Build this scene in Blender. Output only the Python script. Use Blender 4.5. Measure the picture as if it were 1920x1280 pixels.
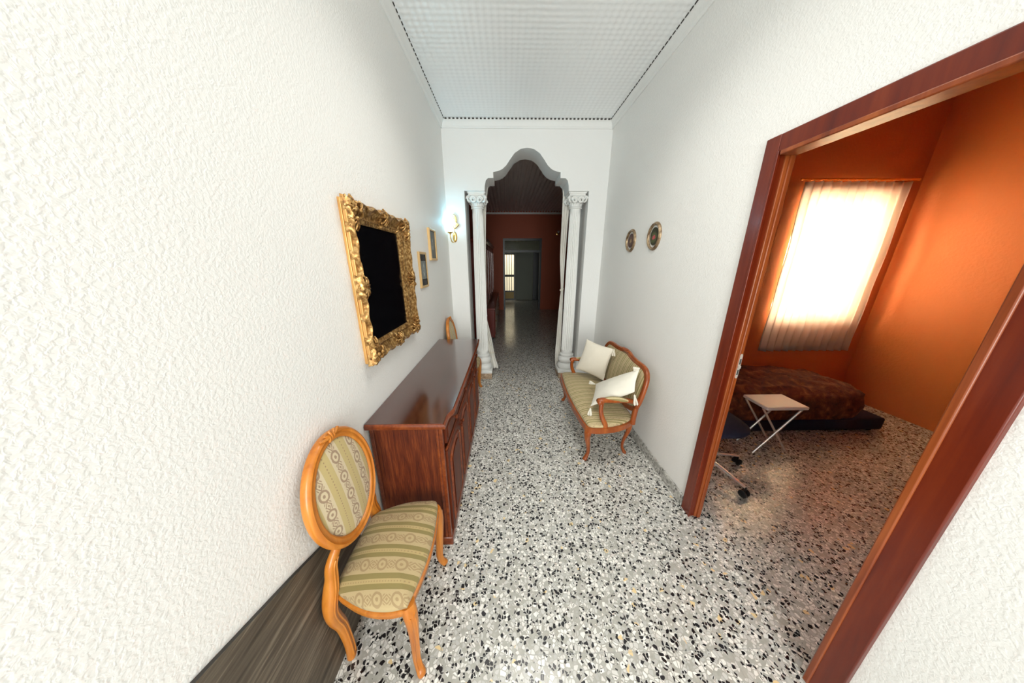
import bpy, bmesh, math, random
from mathutils import Vector, Matrix, noise
from mathutils.geometry import tessellate_polygon
PI = math.pi
sin, cos = math.sin, math.cos
for o in list(bpy.data.objects): bpy.data.objects.remove(o, do_unlink=True)
SC = bpy.context.scene
COL = SC.collection
random.seed(4)

# ------------------------------------------------------------------ camera, world, light, exposure
F_PX, PITCH, YAW, ROLL, CAM_H = 492.92, 0.292756, 0.018024, -0.0025, 1.65
cd = bpy.data.cameras.new('camera'); cam = bpy.data.objects.new('camera', cd); COL.objects.link(cam)
cd.sensor_width = 36; cd.sensor_fit = 'HORIZONTAL'; cd.lens = 36*F_PX/1920; cd.clip_start = .02; cd.clip_end = 100
fw = Vector((sin(YAW)*cos(PITCH), cos(YAW)*cos(PITCH), -sin(PITCH)))
rt = Vector((cos(YAW), -sin(YAW), 0)); up = rt.cross(fw)
rt2 = cos(ROLL)*rt + sin(ROLL)*up; up2 = -sin(ROLL)*rt + cos(ROLL)*up
R = Matrix((rt2, up2, -fw)).transposed().to_4x4(); R.translation = (0, 0, CAM_H)
cam.matrix_world = R
SC.camera = cam
w = bpy.data.worlds.new('sky'); SC.world = w; w.use_nodes = True
w.node_tree.nodes['Background'].inputs[0].default_value = (.80, .90, 1, 1)
w.node_tree.nodes['Background'].inputs[1].default_value = 1.0
SC.view_settings.view_transform = 'Standard'; SC.view_settings.look = 'None'
SC.view_settings.gamma = 1; SC.view_settings.use_curve_mapping = False
SC.view_settings.exposure = 0.48

def area(name, loc, target, sx, sy, power, color):
    l = bpy.data.lights.new(name, 'AREA'); l.shape = 'RECTANGLE'; l.size = sx; l.size_y = sy
    l.energy = power; l.color = color
    o = bpy.data.objects.new(name, l); COL.objects.link(o); o.location = loc
    o.rotation_euler = (Vector(target)-Vector(loc)).to_track_quat('-Z', 'Y').to_euler()
    return o
fd = area('daylight_front_door', (.0, -2.45, 1.75), (.12, 3, 1.7), 1.3, 2.5, 62, (.97, .985, .94))
fd.data.spread = math.radians(140)
cl = area('hall_fill_light', (.25, 1.5, 3.12), (.25, 1.5, 0), .9, .9, 8.5, (1, .98, .92))  # unseen fill light without a fitting, added to lift the far hall walls
cl.data.spread = math.radians(125)
area('office_fill_light', (3.55, 3.35, 1.6), (3.3, 0, .6), .9, 1.3, 95, (1, .74, .45))  # warm light added to brighten the office through an invented window
area('daylight_back_yard', (.1, 12.7, 3.6), (.1, 14.0, .8), 1.6, 1.2, 90, (1, .86, .62))

# ------------------------------------------------------------------ material helpers
class NM:
    def __init__(s, name, rough=.5, color=(.8, .8, .8), metal=0, spec=.5):
        s.m = bpy.data.materials.new(name); s.m.use_nodes = True; s.t = s.m.node_tree
        s.b = s.t.nodes['Principled BSDF']
        s.b.inputs['Base Color'].default_value = (*color, 1); s.b.inputs['Roughness'].default_value = rough
        s.b.inputs['Metallic'].default_value = metal; s.b.inputs['Specular IOR Level'].default_value = spec
    def put(s, sock, v):
        if isinstance(v, bpy.types.NodeSocket): s.t.links.new(v, sock)
        elif isinstance(v, (tuple, list)): sock.default_value = (*v, 1) if len(sock.default_value) == 4 and len(v) == 3 else v
        else: sock.default_value = v
    def co(s, scale=(1, 1, 1), kind='Object'):
        c = s.t.nodes.new('ShaderNodeTexCoord'); mp = s.t.nodes.new('ShaderNodeMapping')
        s.t.links.new(c.outputs[kind], mp.inputs[0]); mp.inputs['Scale'].default_value = scale
        return mp.outputs[0]
    def xyz(s, v):
        n = s.t.nodes.new('ShaderNodeSeparateXYZ'); s.put(n.inputs[0], v); return n.outputs
    def comb(s, x, y, z):
        n = s.t.nodes.new('ShaderNodeCombineXYZ')
        for i, v in enumerate((x, y, z)): s.put(n.inputs[i], v)
        return n.outputs[0]
    def ma(s, op, a, b=0, c=0):
        n = s.t.nodes.new('ShaderNodeMath'); n.operation = op
        s.put(n.inputs[0], a); s.put(n.inputs[1], b); s.put(n.inputs[2], c); return n.outputs[0]
    def noise(s, v, scale, detail=3, rough=.5, dist=0):
        n = s.t.nodes.new('ShaderNodeTexNoise'); s.put(n.inputs['Vector'], v)
        n.inputs['Scale'].default_value = scale; n.inputs['Detail'].default_value = detail
        n.inputs['Roughness'].default_value = rough; n.inputs['Distortion'].default_value = dist
        return n.outputs
    def vor(s, v, scale, feat='F1'):
        n = s.t.nodes.new('ShaderNodeTexVoronoi'); s.put(n.inputs['Vector'], v); n.feature = feat
        n.inputs['Scale'].default_value = scale; return n.outputs
    def ramp(s, f, stops, mode='LINEAR'):
        n = s.t.nodes.new('ShaderNodeValToRGB'); e = n.color_ramp.elements; n.color_ramp.interpolation = mode
        while len(e) < len(stops): e.new(.5)
        for k, (p, c) in enumerate(stops): e[k].position = p; e[k].color = (*c, 1)
        s.put(n.inputs[0], f); return n.outputs[0]
    def mix(s, f, a, b, mode='MIX'):
        n = s.t.nodes.new('ShaderNodeMix'); n.data_type = 'RGBA'; n.blend_type = mode
        s.put(n.inputs[0], f); s.put(n.inputs[6], a); s.put(n.inputs[7], b); return n.outputs[2]
    def bump(s, h, strength=.5, dist=.01):
        n = s.t.nodes.new('ShaderNodeBump'); n.inputs['Strength'].default_value = strength
        n.inputs['Distance'].default_value = dist; s.put(n.inputs['Height'], h)
        s.t.links.new(n.outputs[0], s.b.inputs['Normal']); return s
    def base(s, c): s.put(s.b.inputs['Base Color'], c); return s
    def rough(s, c): s.put(s.b.inputs['Roughness'], c); return s

def plaster(name, col, scale=95, strength=.21, dist=.0035):
    m = NM(name, .55, col, spec=.35); v = m.co()
    a = m.noise(v, scale, 2, .5, .4)[0]; b = m.noise(v, scale*.35, 2)[0]
    h = m.ma('ADD', m.ramp(a, [(.38, (0, 0, 0)), (.62, (1, 1, 1))]), m.ma('MULTIPLY', b, .6))
    m.base(m.mix(m.noise(v, 1.3, 3)[0], col, tuple(c*.95 for c in col)))
    return m.bump(h, strength, dist).m
def wood(name, dark, mid, light, scale=(1, 1, 1), rough=.3, stretch='z', coat=.3, grain=9, bump=.08, spec=.5):
    sc = {'z': (1, 1, .06), 'y': (1, .06, 1), 'x': (.06, 1, 1)}[stretch]
    m = NM(name, rough, mid, spec=spec); v = m.co(sc)
    n = m.noise(v, grain*6, 5, .6, .6)[0]; n2 = m.noise(v, grain*1.2, 3, .5, 1.2)[0]
    f = m.ma('ADD', m.ma('MULTIPLY', n, .6), m.ma('MULTIPLY', n2, .4))
    m.base(m.ramp(f, [(.33, dark), (.5, mid), (.66, light)])); m.bump(n, bump, .004)
    m.b.inputs['Coat Weight'].default_value = coat; m.b.inputs['Coat Roughness'].default_value = .12
    return m.m
M = {}
M['wall'] = plaster('white_textured_plaster', (.88, .87, .84))
M['smooth'] = plaster('smooth_white_plaster', (.86, .86, .84), 35, .12, .003)
M['terracotta'] = plaster('terracotta_paint', (.42, .09, .035), 40, .15, .004)
M['orange'] = plaster('orange_paint', (.72, .22, .07), 40, .15, .004)
M['olive'] = plaster('olive_grey_paint', (.30, .30, .22), 40, .1, .003)
M['yard'] = NM('sunlit_yard_wall', .8, (.85, .78, .62)).m
M['column'] = plaster('painted_column_plaster', (.86, .86, .83), 50, .08, .002)
M['ceiling'] = NM('white_embossed_panel', .30, (.94, .95, .95), spec=.5).m
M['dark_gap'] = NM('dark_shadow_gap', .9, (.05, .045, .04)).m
M['dim_ceiling'] = NM('grey_ribbed_panel', .5, (.72, .64, .60)).m
# terrazzo
m = NM('terrazzo', .16, spec=.5); v0 = m.co()
dn = m.noise(v0, 30, 2)[1]
nn = m.t.nodes.new('ShaderNodeVectorMath'); nn.operation = 'MULTIPLY_ADD'
m.put(nn.inputs[0], dn); nn.inputs[1].default_value = (.012, .012, 0); m.put(nn.inputs[2], v0)
x = m.xyz(nn.outputs[0]); v = m.comb(x[0], x[1], 0.0)
def chips(scale, keep, lo):
    r = m.xyz(m.vor(v, scale)[1]); e = m.vor(v, scale, 'DISTANCE_TO_EDGE')[0]
    return m.ma('MULTIPLY', m.ma('LESS_THAN', r[0], keep), m.ma('GREATER_THAN', e, lo)), r
w1, r1 = chips(62, .80, .085)
b1, r2 = chips(66, .20, .09)
b2, r3 = chips(92, .10, .09)
y1, r4 = chips(41, .022, .10)
base = m.mix(m.noise(v0, 60, 4)[0], (.33, .32, .28), (.54, .525, .48))
white = m.ramp(r1[1], [(0, (.48, .475, .45)), (.3, (.60, .59, .56)), (.6, (.78, .76, .72)), (.85, (.88, .86, .81)), (1, (.92, .90, .85))])
c = m.mix(w1, base, white)
c = m.mix(y1, c, (.80, .62, .34)); c = m.mix(m.ma('MAXIMUM', b1, b2), c, m.mix(r2[1], (.008, .008, .010), (.03, .027, .03)))
xy = m.xyz(v0)
def seam(o, off):
    f = m.ma('FRACT', m.ma('DIVIDE', m.ma('ADD', o, off), .42)); d = m.ma('ABSOLUTE', m.ma('SUBTRACT', f, .5))
    return m.ma('GREATER_THAN', d, .4968)
sm = m.ma('MAXIMUM', seam(xy[0], 20*.42-.135), seam(xy[1], 20*.42-1.127))
m.base(m.mix(m.ma('MULTIPLY', sm, .55), c, (.33, .33, .32)))
m.rough(m.ramp(m.noise(v0, 3, 4)[0], [(.3, (.13,)*3), (.7, (.24,)*3)]))
M['terrazzo'] = m.m
m2 = NM('terrazzo_skirting', .3); vv = m2.co(); rr = m2.xyz(m2.vor(vv, 70)[1])
m2.base(m2.ramp(rr[0], [(0, (.10, .10, .09)), (.2, (.32, .31, .28)), (.6, (.45, .44, .41)), (1, (.62, .61, .57))])); M['skirting'] = m2.m
M['side_wood'] = wood('mahogany_side_grain', (.045, .006, .002), (.105, .018, .004), (.20, .045, .010), grain=26, rough=.5, coat=0, bump=.3, spec=.3)
M['front_wood'] = wood('mahogany_front', (.055, .007, .002), (.105, .018, .004), (.17, .036, .009), grain=7, rough=.46, coat=0, spec=.22)
M['top_wood'] = wood('polished_mahogany_top', (.03, .005, .002), (.055, .010, .004), (.085, .018, .008), stretch='y', grain=6, rough=.16, coat=1, bump=.02, spec=.8)
M['edge_wood'] = wood('mahogany_moulding', (.09, .014, .003), (.17, .032, .007), (.25, .06, .013), stretch='y', rough=.28, coat=.15)
M['chair_wood'] = wood('honey_beech', (.42, .12, .012), (.55, .18, .02), (.66, .25, .034), grain=5, rough=.32, coat=.1, bump=.02)
M['settee_wood'] = wood('varnished_cherry', (.20, .036, .006), (.30, .065, .010), (.42, .11, .018), grain=5, rough=.3, coat=.15, bump=.02)
M['jamb_wood'] = wood('varnished_pine_jamb', (.13, .022, .006), (.25, .05, .011), (.38, .095, .02), grain=4, rough=.3, coat=.15)
M['casing_wood'] = wood('dark_red_casing', (.07, .006, .002), (.135, .014, .003), (.19, .026, .005), grain=4, rough=.3, coat=.1)
M['grey_wood'] = wood('grey_brown_board', (.035, .026, .018), (.10, .078, .055), (.25, .21, .155), stretch='y', grain=11, rough=.6, coat=0, bump=.3)
M['pale_gold'] = NM('pale_gold_wood', .35, (.70, .46, .20), metal=.35).m
g = NM('antique_gilding', .32, metal=.65); gv = g.co(); gn = g.noise(gv, 60, 4)[0]
g.base(g.ramp(gn, [(.3, (.13, .05, .012)), (.5, (.36, .19, .055)), (.7, (.70, .46, .19))])); g.bump(gn, .25, .003); M['gilt'] = g.m
g = NM('gilded_frame_side', .38, metal=.5); gv = g.co((1, 1, .2)); g.base(g.ramp(g.noise(gv, 30, 3)[0], [(.3, (.55, .27, .08)), (.7, (.78, .46, .16))])); M['gilt_side'] = g.m
g = NM('black_glass', .18, (.002, .002, .003), spec=.06); M['black'] = g.m
M['brass'] = NM('brass', .22, (.78, .52, .18), metal=1).m
M['chrome'] = NM('chrome', .25, (.88, .86, .84), metal=.55).m
M['steel'] = NM('worn_steel', .35, (.75, .70, .62), metal=.4).m
M['rubber'] = NM('black_plastic', .4, (.012, .012, .014)).m
M['navy'] = NM('navy_fabric', .9, (.012, .012, .035)).m
M['white_plastic'] = NM('white_plastic', .4, (.85, .85, .85)).m
M['dark_metal'] = NM('dark_painted_metal', .35, (.012, .016, .018), metal=0).m
M['grey_panel'] = NM('grey_painted_door', .6, (.24, .26, .21)).m
M['yellow_panel'] = NM('ochre_door_panel', .4, (.50, .34, .08)).m
M['cabinet_red'] = wood('dark_red_cabinet', (.10, .010, .006), (.17, .018, .010), (.22, .03, .014), grain=4)
M['cab_glass'] = NM('dark_cabinet_glass', .08, (.02, .01, .012), spec=.7).m
b = NM('brown_plush', .95); bv = b.co(); b.base(b.ramp(b.noise(bv, 14, 4, .6, .5)[0], [(.3, (.035, .008, .004)), (.55, (.13, .035, .015)), (.75, (.30, .12, .05))])); b.bump(b.noise(bv, 120, 3)[0], .6, .01); M['plush'] = b.m
M['red_rug'] = plaster('rust_woven_rug', (.22, .06, .03), 90, .6, .006)
s_ = NM('pinkish_stone', .4); sv = s_.co(); s_.base(s_.ramp(s_.noise(sv, 30, 4, .6, 1)[0], [(.3, (.20, .12, .07)), (.55, (.48, .34, .22)), (.75, (.72, .60, .46))])); M['stone'] = s_.m
# plain cloths
def cloth(name, col, sc=260, st=.3):
    m = NM(name, .95, col, spec=.15); v = m.co(); a = m.noise(v, sc, 2)[0]
    m.base(m.mix(m.noise(v, 12, 3)[0], col, tuple(k*.9 for k in col)))
    m.b.inputs['Sheen Weight'].default_value = .2
    return m.bump(m.ma('ADD', a, m.ma('MULTIPLY', m.noise(v, 14, 2)[0], 2)), st, .006).m
M['cream'] = cloth('cream_linen', (.80, .74, .62)); M['cream_b'] = cloth('ivory_cotton', (.86, .82, .71))
M['curtain'] = cloth('ivory_curtain_cloth', (.82, .79, .72), 200, .2)
sh = NM('sheer_curtain', .9, (.9, .88, .84)); sh.b.inputs['Transmission Weight'].default_value = 0
tr = sh.t.nodes.new('ShaderNodeBsdfTranslucent'); tr.inputs[0].default_value = (.9, .88, .84, 1)
mx = sh.t.nodes.new('ShaderNodeMixShader'); mx.inputs[0].default_value = .6
sh.t.links.new(sh.b.outputs[0], mx.inputs[1]); sh.t.links.new(tr.outputs[0], mx.inputs[2])
sh.t.links.new(mx.outputs[0], sh.t.nodes['Material Output'].inputs[0]); M['sheer'] = sh.m
gl = NM('window_glass', .02, (1, 1, 1)); gl.b.inputs['Transmission Weight'].default_value = 1; gl.b.inputs['IOR'].default_value = 1.05; M['glass'] = gl.m
fr = NM('frosted_transom_glass', .45, (.15, .15, .10)); M['frosted'] = fr.m
em = NM('lit_bulb_glass', .2, (1, 1, 1)); em.b.inputs['Emission Color'].default_value = (.60, .93, 1, 1); em.b.inputs['Emission Strength'].default_value = 3.5; M['bulb'] = em.m
pk = NM('pale_shade', .6, (.6, .55, .38)); M['pale_shade'] = pk.m

def damask(name, ground, green, line, motif, period=.105, axis=1, off=0., ring=.055, k=1.):
    m = NM(name, .75, spec=.25); q = m.xyz(m.co())
    u_ = m.ma('DIVIDE', m.ma('ADD', q[axis], 10*period+off), period)
    f = m.ma('FRACT', u_)
    # v runs along the stripe: over the seat front-to-back, up the back
    v_ = m.ma('ADD', q[1-axis], q[2])
    def band(a, b): return m.ma('MULTIPLY', m.ma('GREATER_THAN', f, a), m.ma('LESS_THAN', f, b))
    gr = m.ma('MAXIMUM', band(.50, .66), band(.80, .97)); mid = band(.66, .80)
    c = m.mix(gr, ground, green); c = m.mix(mid, c, line)
    dx = m.ma('MULTIPLY', m.ma('SUBTRACT', f, .24), period)
    vv_ = m.ma('SUBTRACT', m.ma('FRACT', m.ma('DIVIDE', m.ma('ADD', v_, 5*ring), ring)), .5)
    dv = m.ma('MULTIPLY', vv_, ring)
    wn_ = m.noise(m.co(), 70, 2)[0]; dx = m.ma('ADD', dx, m.ma('MULTIPLY', m.ma('SUBTRACT', wn_, .5), .006))
    d = m.ma('SQRT', m.ma('ADD', m.ma('MULTIPLY', dx, dx), m.ma('MULTIPLY', dv, dv)))
    rg = m.ma('LESS_THAN', m.ma('ABSOLUTE', m.ma('SUBTRACT', d, .0155*k)), .0032*k)
    dot = m.ma('LESS_THAN', d, .005*k)
    # leaf sprays between the medallions
    dv2 = m.ma('MULTIPLY', m.ma('SUBTRACT', .5, m.ma('ABSOLUTE', vv_)), ring)
    lw = m.ma('GREATER_THAN', m.ma('SINE', m.ma('MULTIPLY', m.ma('ADD', m.ma('ABSOLUTE', dx), m.ma('MULTIPLY', dv2, .8)), 760/k)), .0)
    sp = m.ma('MULTIPLY', m.ma('MULTIPLY', lw, m.ma('LESS_THAN', dv2, .0135*k)), m.ma('LESS_THAN', m.ma('ABSOLUTE', dx), .013*k))
    pat = m.ma('MULTIPLY', m.ma('MAXIMUM', m.ma('MAXIMUM', rg, dot), sp), m.ma('LESS_THAN', f, .5))
    bd = m.ma('MULTIPLY', m.ma('MULTIPLY', m.ma('GREATER_THAN', m.ma('SINE', m.ma('MULTIPLY', v_, 560)), .3), band(.71, .75)), 1)
    nz = m.noise(m.co(), 300, 2)[0]
    c = m.mix(m.ma('MULTIPLY', m.ma('MAXIMUM', pat, bd), .75), c, motif)
    c = m.mix(m.ma('MULTIPLY', nz, .25), c, tuple(x*.6 for x in ground))
    m.base(c); m.b.inputs['Sheen Weight'].default_value = .15
    m.bump(m.ma('ADD', nz, pat), .15, .002)
    return m.m
M['seat_fabric'] = damask('striped_damask_seat', (.47, .36, .19), (.24, .19, .065), (.45, .34, .15), (.30, .20, .10), off=.02, ring=.074, k=1.15)
M['back_fabric'] = damask('striped_damask_back', (.66, .55, .36), (.55, .43, .18), (.55, .43, .18), (.25, .13, .08), off=.035, ring=.074, k=1.15)
M['settee_fabric'] = damask('striped_damask_settee', (.56, .45, .25), (.27, .22, .085), (.60, .50, .28), (.34, .23, .13), period=.075, ring=.05, k=.75)

# ------------------------------------------------------------------ object helpers
ORI = {}
def tag(o, label=None, cat=None, group=None, kind=None):
    if label: o['label'] = label
    if cat: o['category'] = cat
    if group: o['group'] = group
    if kind: o['kind'] = kind
    return o
def thing(name, label, cat, loc=(0, 0, 0), group=None):
    o = bpy.data.objects.new(name, None); COL.objects.link(o); o.location = loc; o.empty_display_size = .1
    ORI[o.name] = Vector(loc); return tag(o, label, cat, group)
def obj(name, bm, mat, parent=None, smooth=35, label=None, origin=None, bevel=0):
    """one mesh object; vertices are given in world space and stored relative to the parent's base"""
    bmesh.ops.recalc_face_normals(bm, faces=bm.faces)
    org = ORI[parent.name] if parent else Vector(origin or (0, 0, 0))
    if org.length: bmesh.ops.translate(bm, vec=-org, verts=bm.verts)
    me = bpy.data.meshes.new(name); bm.to_mesh(me); bm.free()
    if smooth:
        me.shade_smooth(); me.set_sharp_from_angle(angle=math.radians(smooth))
    me.materials.append(mat)
    o = bpy.data.objects.new(name, me); COL.objects.link(o)
    if parent: o.parent = parent; ORI[o.name] = org
    else: o.location = org; ORI[o.name] = org
    if label: o['label'] = label
    if bevel:
        b = o.modifiers.new('bevel', 'BEVEL'); b.width = bevel; b.segments = 2; b.limit_method = 'ANGLE'; b.angle_limit = .6
    return o
def struct(name, bm, mat, **k):
    return tag(obj(name, bm, mat, **k), kind='structure')
def BM(): return bmesh.new()
def box(bm, a, b):
    x0, y0, z0 = a; x1, y1, z1 = b
    vs = [bm.verts.new(p) for p in [(x0,y0,z0),(x1,y0,z0),(x1,y1,z0),(x0,y1,z0),(x0,y0,z1),(x1,y0,z1),(x1,y1,z1),(x0,y1,z1)]]
    for f in [(0,3,2,1),(4,5,6,7),(0,1,5,4),(1,2,6,5),(2,3,7,6),(3,0,4,7)]: bm.faces.new([vs[i] for i in f])
    return bm
def bridge(bm, rings, closed=True, caps=True, loop=False):
    R_ = [[bm.verts.new(p) for p in r] for r in rings]
    n = len(R_[0]); pairs = list(zip(R_, R_[1:])) + ([(R_[-1], R_[0])] if loop else [])
    for A, B in pairs:
        for i in range(n if closed else n-1):
            j = (i+1) % n
            try: bm.faces.new((A[i], A[j], B[j], B[i]))
            except ValueError: pass
    if caps and closed and not loop:
        bm.faces.new(R_[0][::-1]); bm.faces.new(R_[-1])
    return R_
def spline(pts, n):
    """Catmull-Rom through pts (tuples of any length)"""
    P = [pts[0]] + list(pts) + [pts[-1]]; out = []
    for i in range(1, len(P)-2):
        for k in range(n):
            t = k/n
            out.append(tuple(.5*((2*b) + (c-a)*t + (2*a-5*b+4*c-d)*t*t + (3*b-a-3*c+d)*t**3) for a, b, c, d in zip(P[i-1], P[i], P[i+1], P[i+2])))
    out.append(tuple(pts[-1])); return out
def loft(bm, pts, ref=(0, 0, 1), n=12, e=2.0, closed=False, groove=0):
    """pts: (x,y,z,a,b): half width a sideways and half height b along ref, superellipse exponent e"""
    P = [Vector(p[:3]) for p in pts]; N = len(P); rings = []
    ref = Vector(ref)
    for i, p in enumerate(P):
        t = (P[(i+1) % N] - P[i-1]) if closed else (P[min(i+1, N-1)] - P[max(i-1, 0)])
        t.normalize(); s = t.cross(ref)
        if s.length < 1e-4: s = t.cross(Vector((1, 0, 0)))
        s.normalize(); u = s.cross(t); a, b = pts[i][3], pts[i][4]; r = []
        for k in range(n):
            th = 2*PI*k/n; c_, s2 = cos(th), sin(th); g_ = 1 - groove*(1+cos(6*th))*.5
            r.append(p + s*(a*g_*math.copysign(abs(c_)**(2/e), c_)) + u*(b*g_*math.copysign(abs(s2)**(2/e), s2)))
        rings.append(r)
    bridge(bm, rings, loop=closed); return bm
def tube(bm, pts, r, n=10, closed=False, ref=(0, 0, 1)): return loft(bm, [(*p, r, r) for p in pts], ref, n, 2, closed)
def sweep(bm, path, section, normal, closed=True, sec_closed=True):
    """path of points in a plane with the given normal; section is (outward, along normal)"""
    P = [Vector(p) for p in path]; N = len(P); nv = Vector(normal).normalized(); rings = []
    for i in range(N):
        a = P[i-1] if (closed or i) else P[i]; b = P[(i+1) % N] if (closed or i < N-1) else P[i]
        d1 = (P[i]-a); d2 = (b-P[i])
        if d1.length < 1e-9: d1 = d2.copy()
        if d2.length < 1e-9: d2 = d1.copy()
        d1.normalize(); d2.normalize(); t = (d1+d2).normalized()
        o = t.cross(nv); k = 1/max(.35, o.dot(d1.cross(nv)))
        rings.append([P[i] + o*(s*k) + nv*h for s, h in section])
    bridge(bm, rings, closed=sec_closed, loop=closed, caps=True); return bm
def lathe(bm, prof, c, n=32, flute=0, nf=20, frange=(0, 0), axis='z'):
    rings = []
    for r, z in prof:
        ring = []
        for k in range(n):
            th = 2*PI*k/n; rr = r
            if flute and frange[0] <= z <= frange[1]: rr = r*(1 - flute*abs(sin(nf*th/2))**.7)
            if axis == 'z': ring.append((c[0]+rr*cos(th), c[1]+rr*sin(th), c[2]+z))
            elif axis == 'y': ring.append((c[0]+rr*cos(th), c[1]+z, c[2]+rr*sin(th)))
            else: ring.append((c[0]+z, c[1]+rr*cos(th), c[2]+rr*sin(th)))
        rings.append(ring)
    bridge(bm, rings); return bm
def poly_extrude(bm, pts, d):
    """closed planar polygon extruded by vector d"""
    A = [bm.verts.new(p) for p in pts]; B = [bm.verts.new(Vector(p)+Vector(d)) for p in pts]
    for tri in tessellate_polygon([[Vector(p) for p in pts]]):
        bm.faces.new([A[i] for i in tri]); bm.faces.new([B[i] for i in reversed(tri)])
    n = len(pts)
    for i in range(n): bm.faces.new((A[i], A[(i+1) % n], B[(i+1) % n], B[i]))
    return bm
def pad(bm, outline, z0, zr, zd, inset=.02, nr=9, f=None):
    """stuffed pad: outline (x,y) loop, base z0, rim zr, dome top zd; f maps (x,y,z) to world"""
    f = f or (lambda x, y, z: (x, y, z)); n = len(outline)
    cx = sum(p[0] for p in outline)/n; cy = sum(p[1] for p in outline)/n
    sz = sum(math.hypot(p[0]-cx, p[1]-cy) for p in outline)/n
    prof = [(1-.25*inset/sz, z0), (1, z0+(zr-z0)*.35), (1, z0+(zr-z0)*.75), (1-.3*inset/sz, zr), (1-inset/sz, zr+(zd-zr)*.22)]
    for k in range(1, nr):
        t = k/nr; s = (1-inset/sz)*(1-t); prof.append((s, zr+(zd-zr)*(.22+.78*(1-(1-t)**2.2))))
    rings = [[f(cx+(x-cx)*s, cy+(y-cy)*s, z) for x, y in outline] for s, z in prof]
    RR = bridge(bm, rings, caps=False)
    bm.faces.new(RR[0][::-1]); c = bm.verts.new(f(cx, cy, zd)); L = RR[-1]
    for i in range(n): bm.faces.new((L[i], L[(i+1) % n], c))
    return bm
def copy_tree(o, parent=None):
    c = o.copy(); COL.objects.link(c); c.parent = parent
    for ch in list(o.children): copy_tree(ch, c)
    return c
def xform(bm, mat):
    bmesh.ops.transform(bm, matrix=mat, verts=bm.verts); return bm

# ------------------------------------------------------------------ the room
XL, XR, YB, ZC = -.737, 1.228, 3.563, 3.19
DT = .055                                                     # thickness of the right wall
DY0, DY1, DZ = .60, 1.349, 2.12                              # doorway to the office
bm = BM(); box(bm, (-1.1, -2.6, -.1), (4.4, 14.2, 0)); struct('floor', bm, M['terrazzo'], smooth=0)
bm = BM(); box(bm, (XL-.12, -2.6, 0), (XL, YB+.36, 3.4)); struct('wall_left', bm, M['wall'], smooth=0)
bm = BM(); poly_extrude(bm, [(XR, -2.6, 0), (XR, DY0, 0), (XR, DY0, DZ), (XR, DY1, DZ), (XR, DY1, 0), (XR, YB, 0), (XR, YB, 3.4), (XR, -2.6, 3.4)], (DT, 0, 0))
struct('wall_right', bm, M['wall'], smooth=0)
arch = [(-.262, 2.48), (-.258, 2.53), (-.244, 2.585), (-.215, 2.612), (-.154, 2.612), (-.154, 2.673), (-.095, 2.683), (-.045, 2.703), (0, 2.74),
        (.045, 2.80), (.10, 2.866), (.17, 2.908), (.2475, 2.92)]
CX = .2475
prof = arch + [(2*CX-x_, z_) for x_, z_ in arch[-2::-1]]
JL, JR, JZ = -.507, 1.004, 2.475
out = [(JL, 0), (JL, JZ), (-.262, JZ)] + prof + [(2*CX+.262, JZ), (JR, JZ), (JR, 0), (2.6, 0), (2.6, 3.4), (-1.1, 3.4), (-1.1, 0)]
bm = BM(); poly_extrude(bm, [(x_, YB, z_) for x_, z_ in out], (0, .36, 0)); struct('wall_back', bm, M['smooth'], smooth=30)
# front wall behind the camera with an open doorway to daylight
bm = BM(); poly_extrude(bm, [(XL, -2.4, 0), (-.5, -2.4, 0), (-.5, -2.4, 2.9), (1.0, -2.4, 2.9), (1.0, -2.4, 0), (XR, -2.4, 0), (XR, -2.4, 3.4), (XL, -2.4, 3.4)], (0, -.15, 0))
struct('wall_front', bm, M['wall'], smooth=0)
# hall ceiling: white panel pressed into small square bosses
bm = BM(); x0, x1, y0, y1 = XL+.02, XR-.02, -2.4, YB-.012
pit = (x1-x0)/42; nx = 42*4; ny = int((y1-y0)/pit)*4; rows = []
for j in range(ny+1):
    y_ = y0+(y1-y0)*j/ny; row = []
    for i in range(nx+1):
        u = i/4; vv_ = j/4
        h = .0030*(1-abs(sin(PI*u))**.8) + .0022*(1-abs(sin(PI*vv_))**.8)
        row.append(bm.verts.new((x0+(x1-x0)*i/nx, y_, ZC-.008+h)))
    rows.append(row)
for j in range(ny):
    for i in range(nx): bm.faces.new((rows[j][i], rows[j][i+1], rows[j+1][i+1], rows[j+1][i]))
struct('ceiling', bm, M['ceiling'], smooth=50)
bm = BM(); box(bm, (-1.1, -2.6, 3.3), (4.4, YB, 3.4)); struct('ceiling_slab', bm, M['dark_gap'], smooth=0)
# cove moulding round the hall, with dark blocks painting the shadow gap against the panel
sec = [(0, 0), (0, -.085), (-.010, -.085), (-.014, -.075), (-.020, -.070), (-.026, -.045), (-.040, -.022), (-.046, -.018), (-.046, 0)]
sec = [(s, h+ZC+.0) for s, h in sec]
path = [(XL, -2.4, 0), (XL, YB, 0), (XR, YB, 0), (XR, -2.4, 0)]
def cove(name, a, b, inward, cz=0):
    a, b, inward = Vector(a), Vector(b), Vector(inward); bm = BM()
    d = (b-a).normalized()
    rings = [[p - inward*s + Vector((0, 0, h)) for s, h in sec] for p in (a, b)]
    bridge(bm, rings); struct(name, bm, M['smooth'], smooth=30)
cove('trim_1', (XL, -2.4, 0), (XL, YB, 0), (1, 0, 0)); cove('trim_2', (XR, -2.4, 0), (XR, YB, 0), (-1, 0, 0)); cove('trim_3', (XL, YB, 0), (XR, YB, 0), (0, -1, 0))
bm = BM()  # near-black blocks stand in for the shade where panel meets cove
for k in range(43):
    x_ = x0+.05+(x1-x0-.1)*k/42; box(bm, (x_-.011, YB-.056, ZC-.017), (x_+.011, YB-.0463, ZC-.0062))
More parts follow.
